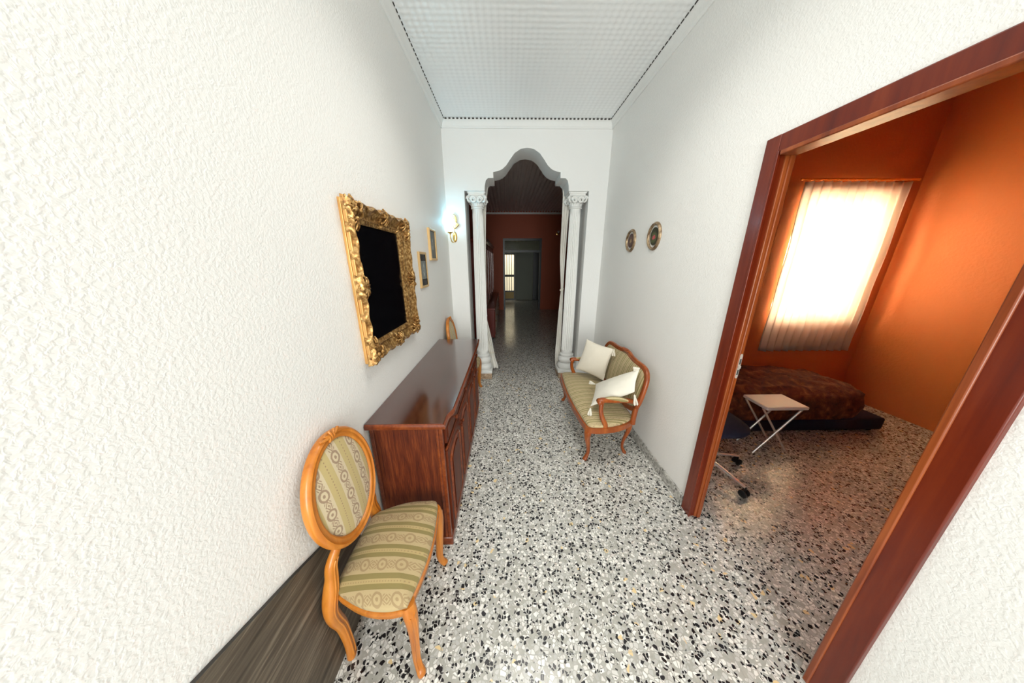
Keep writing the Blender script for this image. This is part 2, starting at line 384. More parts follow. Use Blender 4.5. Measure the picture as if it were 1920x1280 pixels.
for k in range(118):
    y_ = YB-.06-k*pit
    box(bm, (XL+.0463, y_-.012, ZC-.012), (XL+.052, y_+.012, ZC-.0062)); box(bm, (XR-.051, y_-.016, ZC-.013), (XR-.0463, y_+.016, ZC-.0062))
struct('gap_shade_blocks', bm, M['dark_gap'], smooth=0)
# skirtings
bm = BM(); box(bm, (XR-.014, DY1+.075, 0), (XR, YB, .085)); struct('baseboard_right', bm, M['skirting'], smooth=0, bevel=.003)
bm = BM(); box(bm, (XL, -2.4, 0), (XL+.010, YB, .07)); struct('baseboard_left', bm, M['skirting'], smooth=0, bevel=.003)
bm = BM(); box(bm, (JR+.0, YB-.012, 0), (XR-.014, YB, .085)); box(bm, (XL+.01, YB-.012, 0), (JL, YB, .085)); struct('baseboard_back', bm, M['skirting'], smooth=0, bevel=.003)

# door frame to the office
d = tag(thing('door_1', None, None), kind='structure')
bm = BM()
poly_extrude(bm, [(XR-.015, DY1+.068, 0), (XR-.015, DY1-.004, 0), (XR+.01, DY1-.004, 0), (XR+.01, DY1+.068, 0)], (0, 0, DZ+.068))
poly_extrude(bm, [(XR-.015, DY0+.004, 0), (XR-.015, DY0-.068, 0), (XR+.01, DY0-.068, 0), (XR+.01, DY0+.004, 0)], (0, 0, DZ+.068))
box(bm, (XR-.015, DY0+.004, DZ-.004), (XR+.01, DY1-.004, DZ+.068)); obj('casing', bm, M['casing_wood'], d, bevel=.004)
bm = BM(); box(bm, (XR-.018, DY1-.012, 0), (XR-.006, DY1-.003, DZ)); box(bm, (XR-.006, DY1-.005, 0), (XR+.023, DY1, DZ)); obj('stop_bead', bm, M['casing_wood'], d, bevel=.002)
bm = BM()
box(bm, (XR+.022, DY1-.012, 0), (XR+.040, DY1, DZ)); box(bm, (XR+.038, DY1-.020, 0), (XR+DT+.006, DY1, DZ))
box(bm, (XR-.020, DY0, 0), (XR+DT+.006, DY0+.020, DZ)); box(bm, (XR-.020, DY0+.02, DZ-.020), (XR+DT+.006, DY1-.02, DZ))
obj('jamb', bm, M['jamb_wood'], d, bevel=.004)
bm = BM(); yp = DY1-.022
pl = [(XR+.050+.007*cos(a)*(1), .0, 1.145+.012+.011*sin(a)) for a in [PI*k/8 for k in range(9)]] + [(XR+.050+.007*cos(a), 0, 1.035+.011*sin(a)) for a in [PI+PI*k/8 for k in range(9)]]
poly_extrude(bm, [(x_, yp, z_) for x_, y_, z_ in pl], (0, .003, 0)); box(bm, (XR+.043, yp-.006, 1.085), (XR+.056, yp+.001, 1.10))
st = obj('strike_plate', bm, M['steel'], d, label='worn metal strike plate')
bm = BM(); box(bm, (XR+.046, yp-.0008, 1.108), (XR+.054, yp-.0002, 1.140)); box(bm, (XR+.046, yp-.0008, 1.045), (XR+.054, yp-.0002, 1.075)); obj('latch_hole', bm, M['dark_gap'], st)

# office room
OX = 4.3; OY = 3.0
bm = BM(); poly_extrude(bm, [(XR+DT, OY, 0), (OX, OY, 0), (OX, OY, 3.3), (XR+DT, OY, 3.3), (XR+DT, OY, 1.2), (3.08, OY, 1.2), (3.08, OY, 2.3), (4.05, OY, 2.3), (4.05, OY, 1.0), (3.08, OY, 1.0), (XR+DT, OY, 1.0)], (0, .15, 0))
bm.free(); bm = BM()
box(bm, (XR+DT, OY, 0), (3.08, OY+.15, 3.3)); box(bm, (4.05, OY, 0), (OX, OY+.15, 3.3)); box(bm, (3.08, OY, 0), (4.05, OY+.15, 1.0)); box(bm, (3.08, OY, 2.3), (4.05, OY+.15, 3.3))
struct('wall_office_back', bm, M['orange'], smooth=0)
bm = BM(); box(bm, (OX, -2.6, 0), (OX+.1, OY+.15, 3.3)); struct('wall_office_right', bm, M['orange'], smooth=0)
bm = BM(); box(bm, (XR+DT, -2.6, 0), (OX, -2.5, 3.3)); struct('wall_office_front', bm, M['orange'], smooth=0)
bm = BM(); box(bm, (XR+DT, -2.6, 3.2), (OX, OY+.15, 3.29)); struct('ceiling_office', bm, M['orange'], smooth=0)
wn = tag(thing('added_window_1', None, None), kind='structure')  # window added as a bright light source for the office
bm = BM()
for a, b in [((3.08, 2.3-.05), (4.05, 2.3)), ((3.08, 1.0), (4.05, 1.05)), ((3.08, 1.05), (3.13, 2.25)), ((4.0, 1.05), (4.05, 2.25)), ((3.54, 1.05), (3.59, 2.25))]:
    box(bm, (a[0], OY+.08, a[1]), (b[0], OY+.12, b[1]))
obj('window_frame', bm, M['white_plastic'], wn)
bm = BM(); box(bm, (3.13, OY+.095, 1.05), (4.0, OY+.10, 2.25)); obj('pane', bm, M['glass'], wn, smooth=0)

# dining room and the rooms past it
bm = BM(); box(bm, (-.90, YB+.36, 0), (-.80, 9.5, 3.4)); struct('wall_dining_left', bm, M['terracotta'], smooth=0)
bm = BM(); box(bm, (2.4, YB+.36, 0), (2.5, 9.5, 3.4)); struct('wall_dining_right', bm, M['terracotta'], smooth=0)
bm = BM(); poly_extrude(bm, [(-.9, 9.5, 0), (-.128, 9.5, 0), (-.128, 9.5, 2.42), (1.19, 9.5, 2.42), (1.19, 9.5, 0), (2.5, 9.5, 0), (2.5, 9.5, 3.4), (-.9, 9.5, 3.4)], (0, .15, 0))
struct('wall_dining_back', bm, M['terracotta'], smooth=0)
bm = BM(); rows = []
N = 280
for j in (0, 1):
    rows.append([bm.verts.new((-.8+3.2*i/N, (YB+.36, 9.5)[j], 3.24+.020*cos(2*PI*i/8))) for i in range(N+1)])
for i in range(N): bm.faces.new((rows[0][i], rows[0][i+1], rows[1][i+1], rows[1][i]))
struct('ceiling_dining', bm, M['dim_ceiling'], smooth=60)
bm = BM(); box(bm, (-1.1, YB+.36, 3.3), (2.6, 12.22, 3.4)); struct('ceiling_slab_rear', bm, M['dim_ceiling'], smooth=0)
bm = BM(); box(bm, (-.8, 9.46, 3.16), (2.4, 9.5, 3.215)); struct('trim_5', bm, M['smooth'], smooth=0)
bm = BM(); box(bm, (-1.1, 9.65, 0), (-1.0, 12.1, 3.3)); struct('wall_rear_left', bm, M['olive'], smooth=0)
bm = BM(); box(bm, (2.0, 9.65, 0), (2.1, 12.1, 3.3)); struct('wall_rear_right', bm, M['olive'], smooth=0)
# wall at the far end with the barred street door opening
bm = BM(); poly_extrude(bm, [(-1.1, 12.1, 0), (-.16, 12.1, 0), (-.16, 12.1, 2.03), (.36, 12.1, 2.03), (.36, 12.1, 0), (2.1, 12.1, 0), (2.1, 12.1, 3.3), (-1.1, 12.1, 3.3)], (0, .12, 0))
struct('wall_rear_back', bm, M['olive'], smooth=0)
bm = BM(); box(bm, (-1.6, 14.0, 0), (2.6, 14.1, 2.6)); struct('wall_yard', bm, M['yard'], smooth=0)
d = tag(thing('door_2', None, None, (.1, 12.1, 0)), kind='structure')
bm = BM()
for a, b in [((-.16, 0), (-.11, 2.03)), ((.31, 0), (.36, 2.03)), ((-.11, 1.96), (.31, 2.03)), ((-.11, .36), (.31, .42)), ((-.11, 0), (.31, .06))]:
    box(bm, (a[0], 12.08, a[1]), (b[0], 12.12, b[1]))
obj('door_frame', bm, M['dark_metal'], d)
for k in range(3):
    x_ = -.005+.105*k; bm = BM(); tube(bm, [(x_, 12.1, .42), (x_, 12.1, 1.96)], .013, 8); obj('bar', bm, M['dark_metal'], d)
bm = BM(); box(bm, (-.11, 12.085, 1.02), (.31, 12.115, 1.12)); obj('lock_rail', bm, M['grey_panel'], d)
bm = BM(); box(bm, (-.11, 12.09, .06), (.31, 12.11, .36)); obj('bottom_panel', bm, M['yellow_panel'], d)
d = tag(thing('door_3', None, None, (.75, 12.05, 0)), kind='structure')
bm = BM(); box(bm, (.40, 12.04, .02), (1.14, 12.08, 2.06)); obj('door_leaf', bm, M['grey_panel'], d)
bm = BM(); box(bm, (1.16, 12.03, 0), (1.9, 12.09, 2.10)); obj('dark_doorway_leaf', bm, M['dark_metal'], d)
# glazed partition frame in the dining room's end doorway
d = tag(thing('door_4', None, None, (.5, 9.5, 0)), kind='structure')
bm = BM(); box(bm, (-.128, 9.47, 0), (-.065, 9.56, 2.42)); box(bm, (1.12, 9.47, 0), (1.19, 9.56, 2.42)); box(bm, (-.065, 9.47, 2.35), (1.12, 9.56, 2.42)); box(bm, (-.065, 9.47, 1.97), (1.12, 9.56, 2.04))
obj('door_frame', bm, M['dark_metal'], d)
bm = BM(); box(bm, (-.065, 9.51, 2.04), (1.12, 9.52, 2.35)); tp = obj('transom_pane', bm, M['glass'], d, smooth=0)

# ------------------------------------------------------------------ columns
def volute(bm, c, dx, dy, s=1.):
    """a spiral scroll hanging out of a corner of the capital, direction (dx,dy)"""
    pts = []
    for k in range(34):
        a = k/33*2*PI*1.7; r = .030*(1-.72*k/33)*s
        h = r*cos(a); v_ = r*sin(a)
        pts.append((c[0]+dx*h, c[1]+dy*h, c[2]+v_, .0085*s*(1-.4*k/33)+.002, .011*s))
    loft(bm, pts, (-dy, dx, 0), 8)
def column(cx, cy, label):
    t = thing('column', label, 'column', (cx, cy, 0), 'fluted columns of the archway')
    bm = BM(); box(bm, (cx-.135, cy-.14, 0), (cx+.135, cy+.12, .085)); p_ = obj('pedestal', bm, M['stone'], t, bevel=.006, label='brownish stone block')
    bm = BM(); box(bm, (cx-.142, cy-.135, .085), (cx+.142, cy+.115, .128)); obj('plinth', bm, M['column'], t, bevel=.005)
    bm = BM(); pr = [(.118, .128), (.127, .14), (.132, .165), (.127, .19), (.112, .205), (.098, .21), (.098, .222), (.110, .232), (.122, .25), (.125, .272), (.118, .295), (.100, .308), (.096, .312), (.096, .322), (.102, .33), (.102, .345), (.094, .352), (.082, .36), (.07, .362)]
    lathe(bm, pr, (cx, cy, 0), 40); obj('base', bm, M['column'], t, smooth=40)
    bm = BM(); pr = [(.081-.015*(z/1.94)**1.6, .362+z) for z in [0, .02, .035] + [.05+1.86*k/24 for k in range(25)] + [1.925, 1.94]]
    lathe(bm, pr, (cx, cy, 0), 200, .17, 20, (.40, 2.27)); obj('shaft', bm, M['column'], t, smooth=60)
    cap = BM(); pr = [(.068, 2.292), (.080, 2.296), (.083, 2.305), (.078, 2.314), (.070, 2.318), (.072, 2.33), (.078, 2.37), (.090, 2.41), (.10, 2.432), (.09, 2.436)]
    lathe(cap, pr, (cx, cy, 0), 40)
    for row, (zb, hh, nlv, off) in enumerate([(2.318, .045, 8, 0), (2.33, .075, 8, .5)]):   # curled acanthus leaves
        for k in range(nlv):
            a = 2*PI*(k+off)/nlv; ca, sa = cos(a), sin(a)
            pts = []
            for q in range(7):
                s = q/6; r = .074+.010*s+(.018*(s-.6)*2.2 if s > .6 else 0); z_ = zb+hh*min(1, s*1.15)-(.014*(s-.85)*5 if s > .85 else 0)
                pts.append((cx+ca*r, cy+sa*r, z_, .016*(1-.55*s**2), .006))
            loft(cap, pts, (ca, sa, 0), 8)
    cp = obj('capital', cap, M['column'], t, smooth=45)
    for sx in (-1, 1):
        for sy in (-1, 1):
            bm = BM(); volute(bm, (cx+sx*.090, cy+sy*.090, 2.392), sx*.7071, sy*.7071, 1.3); obj('volute', bm, M['column'], cp, smooth=60)
    for sx in (-1, 1):   # inner scrolls facing the hall
        bm = BM(); volute(bm, (cx+sx*.040, cy-.108, 2.385), sx, 0, 1.25); obj('volute', bm, M['column'], cp, smooth=60)
    ol = []
    for q in range(4):
        a0 = PI/4+q*PI/2
        for k in range(7):
            s = k/6; A = Vector((cos(a0), sin(a0)))*.155; B = Vector((cos(a0+PI/2), sin(a0+PI/2)))*.155
            P = A.lerp(B, .06+.88*s)*(1-.14*sin(PI*s)); ol.append(P)
    bm = BM(); rings = [[(cx+p.x*s, cy+p.y*s, z) for p in ol] for s, z in [(.86, 2.432), (.93, 2.442), (.93, 2.452), (1, 2.458), (1.03, 2.466), (1.03, 2.4745)]]
    bridge(bm, rings); obj('abacus', bm, M['column'], cp, smooth=30)
    return t
column(-.368, 3.70, 'white fluted column left of the archway, beyond the sideboard')
column(.882, 3.70, 'white fluted column right of the archway, beyond the settee')

# ------------------------------------------------------------------ curtains in the archway
def curtain(name, label, rows_, y0, nf, amp, mat, extra=None):
    """rows_: (z, x_left, x_right); folds across"""
    rs = spline(rows_, 8); bm = BM(); n = nf*10; grid = []
    for (z, a, b) in rs:
        wd = b-a; r = []
        for i in range(n+1):
            s = i/n; A = amp*(.5+.5*min(1, wd/.2))
            r.append(bm.verts.new((a+wd*s, y0+A*sin(2*PI*nf*s+.4*sin(z*3))+.004*sin(z*9+i*.7), z)))
        grid.append(r)
    for j in range(len(grid)-1):
        for i in range(n): bm.faces.new((grid[j][i], grid[j][i+1], grid[j+1][i+1], grid[j+1][i]))
    t = thing(name, label, 'curtain', (rows_[-1][1], y0, 0))
    o = obj('cloth', bm, mat, t, smooth=80); s = o.modifiers.new('thick', 'SOLIDIFY'); s.thickness = .003
    return t
t = curtain('curtain', 'ivory curtain tied back behind the left column, flaring at the floor',
    [(2.60, -.33, -.236), (2.3, -.33, -.272), (1.75, -.34, -.292), (1.2, -.35, -.302), (.93, -.348, -.312), (.87, -.346, -.314), (.75, -.35, -.285), (.5, -.35, -.235), (.25, -.345, -.195), (.13, -.34, -.162), (.06, -.335, -.150)], 3.85, 4, .014, M['curtain'])
bm = BM(); loft(bm, [(-.33+.030*cos(a), 3.85+.024*sin(a), .885+.008*cos(a), .004, .012) for a in [2*PI*k/20 for k in range(20)]], (0, 0, 1), 8, closed=True); obj('tieback', bm, M['cream'], t)
bm = BM()
for k in range(3): tube(bm, [(-.35+.16*s/10, 3.828-.004*k, .30+.012*k+.01*s/10+.006*sin(s*1.8+k)) for s in range(11)], .0022, 6)
obj('lace_band', bm, M['cream'], t, label='embroidered band near the hem')
t = curtain('curtain', 'ivory curtain tied back behind the right column, narrow at mid height',
    [(2.56, .742, .86), (2.3, .745, .84), (2.14, .744, .83), (1.73, .744, .815), (1.29, .776, .812), (1.15, .770, .815), (.82, .758, .818), (.5, .747, .822), (.31, .741, .822), (.03, .752, .824)], 3.85, 3, .014, M['curtain'])
bm = BM(); loft(bm, [(.792+.024*cos(a), 3.85+.022*sin(a), 1.27+.008*cos(a), .004, .012) for a in [2*PI*k/20 for k in range(20)]], (0, 0, 1), 8, closed=True); obj('tieback', bm, M['cream'], t)
curtain('curtain', 'narrow ivory curtain edge hanging between right column and archway jamb', [(2.45, .955, .998), (1.2, .975, .998), (.1, .965, .998)], 3.88, 4, .008, M['curtain'])

# ------------------------------------------------------------------ sideboard
SX0, SX1, SY0, SY1, SH = XL+.012, -.345, 1.19, 2.715, .86
sb = thing('sideboard', 'long dark mahogany sideboard with polished top against the left wall', 'sideboard', ((SX0+SX1)/2, (SY0+SY1)/2, 0))
bm = BM(); box(bm, (SX0, SY0+.012, .05), (SX1-.004, SY1-.012, SH-.03)); obj('body', bm, M['front_wood'], sb, bevel=.002)
bm = BM(); box(bm, (SX0+.020, SY0+.002, .06), (SX1-.035, SY0+.013, SH-.03)); obj('side_panel', bm, M['side_wood'], sb)
bm = BM()
box(bm, (SX1-.035, SY0-.004, .06), (SX1-.022, SY0+.02, SH-.03)); box(bm, (SX1-.023, SY0, .06), (SX1-.018, SY0+.02, SH-.03)); box(bm, (SX1-.019, SY0-.004, .06), (SX1, SY0+.02, SH-.03))
obj('corner_post', bm, M['edge_wood'], sb, bevel=.003)
bm = BM(); box(bm, (SX0, SY0, .06), (SX0+.02, SY0+.02, SH-.03)); obj('corner_post', bm, M['edge_wood'], sb, bevel=.003)
bm = BM(); box(bm, (SX0, SY1-.02, .06), (SX1, SY1, SH-.03)); obj('end_panel', bm, M['edge_wood'], sb, bevel=.003)
bm = BM(); box(bm, (SX0, SY0-.006, 0), (SX1+.006, SY1+.006, .06)); obj('plinth', bm, M['edge_wood'], sb, bevel=.006)
# top with a serpentine front edge
xf = [(SY0-.025, -.322), (SY0+.0, -.322), (SY0+.05, -.322), (SY0+.08, -.318), (SY0+.12, -.304), (SY0+.17, -.300)]
xf = xf + [(1.7, -.297), (2.2, -.296), (SY1-.14, -.296), (SY1-.08, -.300), (SY1+.02, -.304)]
front = spline(xf, 5)
def toploop(inset):
    L = [(x_-inset, y_) for y_, x_ in front]; L[0] = (L[0][0], L[0][1]+inset); L[-1] = (L[-1][0], L[-1][1]-inset)
    return L + [(SX0-.008, SY1+.02-inset), (SX0-.008, SY0-.025+inset)]
bm = BM(); bridge(bm, [[(x_, y_, z_) for x_, y_ in toploop(i_)] for i_, z_ in [(.008, SH-.034), (.002, SH-.030), (0, SH-.02), (0, SH-.012), (.003, SH-.005), (.009, SH-.0012)]]); obj('top_moulding', bm, M['edge_wood'], sb, smooth=40)
bm = BM(); bridge(bm, [[(x_, y_, z_) for x_, y_ in toploop(i_)] for i_, z_ in [(.010, SH-.004), (.0095, SH-.0008), (.0115, SH)]]); obj('top', bm, M['top_wood'], sb, smooth=20)
bm = BM()
for k in range(3): tube(bm, [(SX1+.004+.004*k, SY0+.03, .662+.010*k), (SX1+.004+.004*k, SY1-.01, .662+.010*k)], .006, 8)
obj('waist_moulding', bm, M['edge_wood'], sb)
def knob(p, parent):
    bm = BM(); lathe(bm, [(.005, 0), (.005, .010), (.012, .014), (.014, .020), (.010, .027), (.003, .029)], p, 14, axis='x'); obj('knob', bm, M['front_wood'], parent)
bay = (SY1-SY0-.06)/4
for k in range(4):
    a = SY0+.035+bay*k; b = a+bay-.008
    bm = BM(); box(bm, (SX1-.006, a, .70), (SX1+.012, b, .81))
    box(bm, (SX1+.010, a+.02, .718), (SX1+.016, b-.02, .792)); dr = obj('drawer', bm, M['front_wood'], sb, bevel=.003); knob((SX1+.014, (a+b)/2, .755), dr)
    bm = BM(); box(bm, (SX1-.006, a, .075), (SX1+.010, b, .648)); dd = obj('door', bm, M['front_wood'], sb, bevel=.003)
    # arched moulding and raised field
    ar = [(a+.045, .12), (b-.045, .12), (b-.045, .55)] + [((a+b)/2+((b-a)/2-.045)*cos(q), .55+.045*sin(q)) for q in [PI*j/12 for j in range(1, 12)]] + [(a+.045, .55)]
    bm = BM(); sweep(bm, [(SX1+.010, y_, z_) for y_, z_ in ar], [(-.010, 0), (-.006, .008), (0, .010), (.006, .006), (.010, 0)], (1, 0, 0)); obj('panel_moulding', bm, M['edge_wood'], dd)
    bm = BM(); poly_extrude(bm, [(SX1+.0102, (a+b)/2+(y_-(a+b)/2)*.72, .36+(z_-.36)*.86) for y_, z_ in ar], (.007, 0, 0)); obj('raised_panel', bm, M['front_wood'], dd, bevel=.004)
    knob((SX1+.010, (b-.022) if k % 2 == 0 else (a+.022), .42+.17), dd)

# ------------------------------------------------------------------ large gilded frame
FX = XL; fy0, fy1, fz0, fz1 = 1.285, 2.02, 1.145, 1.925
t = thing('gilded_frame', 'large ornate gilded frame around a black panel on the left wall above the sideboard', 'picture frame', (XL, (fy0+fy1)/2, fz0))
bm = BM()
def ringbox(bm, y0, y1, z0, z1, w, xa, xb):
    box(bm, (xa, y0, z0), (xb, y0+w, z1)); box(bm, (xa, y1-w, z0), (xb, y1, z1)); box(bm, (xa, y0+w, z0), (xb, y1-w, z0+w)); box(bm, (xa, y0+w, z1-w), (xb, y1-w, z1))
ringbox(bm, fy0, fy1, fz0, fz1, .03, FX, FX+.014); ringbox(bm, fy0+.004, fy1-.004, fz0+.004, fz1-.004, .03, FX+.014, FX+.020); ringbox(bm, fy0, fy1, fz0, fz1, .03, FX+.020, FX+.033)
obj('frame_side', bm, M['gilt_side'], t, smooth=0, bevel=.002)
cy_, cz_ = (fy0+fy1)/2, (fz0+fz1)/2; hw, hh_ = (fy1-fy0)/2, (fz1-fz0)/2; GW = .092; GY = .106
def YS(y_, r): return -.042*r
bm = BM(); NP = 560; NSx = 26; rings = []
per = [(-1, -1), (1, -1), (1, 1), (-1, 1)]
for i in range(NP):
    q = i/NP*4; e = int(q); s = q-e; a, b = per[e], per[(e+1) % 4]
    u = a[0]+(b[0]-a[0])*s; v_ = a[1]+(b[1]-a[1])*s
    cd_ = min(s, 1-s)*2; md = abs(s-.5)*2            # 0 at corner ; 0 at middle
    lenr = (hw if e % 2 == 0 else hh_)*2
    dc = min(s, 1-s)*lenr; dm = abs(s-.5)*lenr       # metres from the corner and from the middle
    orn = max(0, 1-dc/.11)+max(0, 1-dm/.08)
    scal = .010*cos(dc*2*PI/.12)*(1-min(1, orn)) + .014*min(1, orn)
    ring = []
    for j in range(NSx+1):
        r = j/NSx                                    # 0 outer .. 1 inner
        iw = GW*r; y_ = cy_+u*(hw-.004-GY*r)+(u if abs(u) > .999 else 0)*scal*(1-r)**2; z_ = cz_+v_*(hh_-.004-iw)+(v_ if abs(v_) > .999 else 0)*scal*(1-r)**2
        if abs(u) > .999 and abs(v_) > .999: pass
        if r < .16: h = .034+.022*sin(PI/2*r/.16)
        elif r < .72: h = .056-.030*sin(PI/2*(r-.16)/.56)
        elif r < .80: h = .026+.007*sin(PI*(r-.72)/.08)
        else: h = .026-.008*(r-.80)/.20+(.0035*abs(sin(i*.6)) if r < .93 else 0)
        nz = noise.turbulence(Vector((y_*30, z_*30, 1.3)), 3, True)*.024-.006
        h += (nz*.7*min(1, orn*2) if orn > 0 else 0)+nz*.02*min(1, .25+orn)*(1-abs(2*r-.8)**2 if r < .9 else .3)
        ring.append((FX+max(.008, h if j else .020), y_+YS(y_, r), z_))
    y_ = cy_+u*(hw-.004-GY); ring.append((FX+.010, y_+YS(y_, 1), cz_+v_*(hh_-.004-GW)))
    rings.append(ring)
bridge(bm, rings, closed=False, loop=True, caps=False); obj('carved_moulding', bm, M['gilt'], t, smooth=50)
def leafspray(bm, y, z, dy, dz, s):
    for q, (ang, ln) in enumerate([(-.9, .7), (-.45, .95), (0, 1.1), (.45, .95), (.9, .7)]):
        a = math.atan2(dz, dy)+ang; pts = []
        for k in range(9):
            f_ = k/8; rr = s*ln*f_; curl = .5*ang*f_
            pts.append((FX+.047+.012*sin(PI*f_)-.010*f_, y+rr*cos(a+curl), z+rr*sin(a+curl), .0085*(1-.6*f_)*(s/.06), .007))
        loft(bm, pts, (1, 0, 0), 8)
        lathe(bm, [(.001, -.006), (.006, -.003), (.0075, .0), (.006, .004), (.001, .006)], (pts[-1][0]+.002, pts[-1][1], pts[-1][2]), 8, axis='x')
    lathe(bm, [(.012, -.012), (.014, 0), (.010, .008), (.002, .011)], (FX+.056, y, z), 12, axis='x')
for sy in (-1, 1):
    for sz in (-1, 1):
        bm = BM(); Y_, Z_ = cy_+sy*(hw-.040), cz_+sz*(hh_-.040)
        leafspray(bm, Y_, Z_, -sy*.0+sy, sz, .055); leafspray(bm, Y_-sy*.045, Z_, -sy, sz*.3, .05); leafspray(bm, Y_, Z_-sz*.045, sy*.3, -sz, .05)
        obj('corner_ornament', bm, M['gilt'], t, smooth=60)
for dy, dz in ((0, 1), (0, -1), (1, 0), (-1, 0)):
    bm = BM(); Y_, Z_ = cy_+dy*(hw-.035), cz_+dz*(hh_-.035)
    leafspray(bm, Y_, Z_, dz, dy, .055); leafspray(bm, Y_, Z_, -dz, -dy, .055); leafspray(bm, Y_, Z_, dy, dz, .04)
    obj('centre_ornament', bm, M['gilt'], t, smooth=60)
bm = BM(); box(bm, (FX+.010, fy0+GY-.06, fz0+GW-.01), (FX+.014, fy1-GY-.02, fz1-GW+.01)); obj('dark_panel', bm, M['black'], t, smooth=0, label='nearly black glossy panel')

# ------------------------------------------------------------------ two small pictures
def art(name, seed, bg, fg):
    m = NM(name, .35, spec=.3); q = m.xyz(m.co())
    dy = m.ma('DIVIDE', q[1], .026); dz = m.ma('DIVIDE', m.ma('SUBTRACT', q[2], .15), .058)
    d = m.ma('ADD', m.ma('MULTIPLY', dy, dy), m.ma('MULTIPLY', dz, dz))
    n = m.noise(m.co(), 55, 3, .6, seed)[0]
    f = m.ma('SUBTRACT', m.ma('ADD', n, .35), m.ma('MULTIPLY', d, .5))
    m.base(m.ramp(f, [(.35, bg), (.5, tuple((a+b)/2 for a, b in zip(bg, fg))), (.62, fg), (.7, bg)])); return m.m
M['art1'] = art('picture_print_light', .4, (.06, .075, .08), (.42, .46, .47)); M['art2'] = art('picture_print_dark', .9, (.16, .18, .17), (.50, .55, .54))
def small_pic(y0, y1, z0, z1, dpt, label, inner):
    t = thing('small_picture', label, 'picture', (XL, (y0+y1)/2, z0), 'small framed pictures on the left wall')
    bm = BM(); ringbox(bm, y0, y1, z0, z1, .017, XL, XL+dpt); ringbox(bm, y0+.004, y1-.004, z0+.004, z1-.004, .017, XL+dpt, XL+dpt+.004); obj('frame', bm, M['pale_gold'], t, smooth=0, bevel=.002)
    bm = BM(); box(bm, (XL+.006, y0+.017, z0+.017), (XL+.012, y1-.017, z1-.017))
    if inner:
        obj('mount', bm, M['black'], t, smooth=0, label='black mount'); ins = (.045, .07)
        bm = BM(); box(bm, (XL+.012, y0+.04, z0+.075), (XL+.014, y1-.04, z1-.075)); obj('print', bm, M['art2'], t, smooth=0)
    else: obj('print', bm, M['art1'], t, smooth=0)
small_pic(2.288, 2.492, 1.437, 1.737, .014, 'gold framed small picture with black mount, the lower one nearer the mirror', True)
small_pic(2.636, 2.868, 1.668, 1.960, .019, 'gold framed grey print, the upper one nearer the wall light', False)

# ------------------------------------------------------------------ oval plaques on the right wall
def plaque(yc, zc, hy, hz, label, mat):
    t = thing('oval_plaque', label, 'picture', (XR, yc, zc-hz), 'oval plaques on the right wall')
    E_ = [(XR, yc+hy*cos(a), zc+hz*sin(a)) for a in [2*PI*k/48 for k in range(48)]]
    bm = BM(); sweep(bm, E_, [(0, 0), (0, .010), (-.005, .017), (-.011, .020), (-.017, .015), (-.022, .008), (-.024, .004), (-.024, 0)], (-1, 0, 0)); obj('frame', bm, M['plq'], t, smooth=50)
    bm = BM(); poly_extrude(bm, [(XR-.002, yc+(hy-.018)*cos(a), zc+(hz-.018)*sin(a)) for a in [2*PI*k/40 for k in range(40)]], (-.004, 0, 0)); obj('painting', bm, mat, t, smooth=0)
    bm = BM(); tube(bm, [(XR-.001, yc+.006*cos(a), zc+hz+.004+.007*sin(a)) for a in [2*PI*k/12 for k in range(12)]], .0018, 6, closed=True, ref=(1, 0, 0)); obj('hanging_ring', bm, M['dark_metal'], t)
g = NM('bronzed_plaque_rim', .35, metal=.5); g.base(g.ramp(g.noise(g.co(), 40, 3)[0], [(.3, (.14, .085, .045)), (.7, (.45, .33, .20))])); M['plq'] = g.m
def floral(name, centre, leafc, bg):
    m = NM(name, .35); q = m.xyz(m.co()); dy = m.ma('ABSOLUTE', q[1]); dz = m.ma('SUBTRACT', q[2], .078)
    d = m.ma('SQRT', m.ma('ADD', m.ma('MULTIPLY', dy, dy), m.ma('MULTIPLY', dz, dz))); n = m.noise(m.co(), 90, 3, .6, .5)[0]
    f = m.ma('ADD', m.ma('MULTIPLY', d, 14), m.ma('MULTIPLY', m.ma('SUBTRACT', n, .5), .9))
    m.base(m.ramp(f, [(.0, centre), (.22, centre), (.27, leafc), (.55, leafc), (.62, bg), (1, bg)])); return m.m
M['fl1'] = floral('floral_painting_pink', (.60, .10, .13), (.10, .12, .05), (.05, .05, .03)); M['fl2'] = floral('floral_painting_brown', (.36, .24, .12), (.12, .06, .04), (.09, .04, .035))
plaque(2.318, 1.853, .078, .088, 'oval plaque with pink flower, the nearer of two on the right wall', M['fl1'])
plaque(2.745, 1.850, .076, .083, 'oval plaque with brownish picture, the farther of two on the right wall', M['fl2'])

# ------------------------------------------------------------------ wall sconce
t = thing('wall_sconce', 'brass wall sconce with lit glass shade left of the archway', 'wall light', (-.650, YB, 1.86))
bm = BM(); pts = [(-.650+.028*cos(a), YB, 1.955+.062*sin(a)) for a in [2*PI*k/32 for k in range(32)]]
bridge(bm, [[(-.650+(x_+.650)*s, YB-h, 1.955+(z_-1.955)*s) for x_, y_, z_ in pts] for s, h in [(1, 0), (1, .006), (.85, .012), (.6, .015), (.3, .018)]]); obj('back_plate', bm, M['brass'], t)
bm = BM(); loft(bm, [(x_, y_, z_, .006, .006) for x_, y_, z_ in spline([(-.650, YB-.01, 1.945), (-.655, YB-.05, 1.895), (-.675, YB-.09, 1.895), (-.685, YB-.11, 1.94), (-.685, YB-.11, 1.985)], 6)], (1, 0, 0), 10); obj('arm', bm, M['brass'], t)
bm = BM(); lathe(bm, [(.008, -.01), (.012, 0), (.030, .010), (.034, .018), (.030, .020), (.010, .016)], (-.685, YB-.11, 1.985), 20); obj('cup', bm, M['brass'], t)
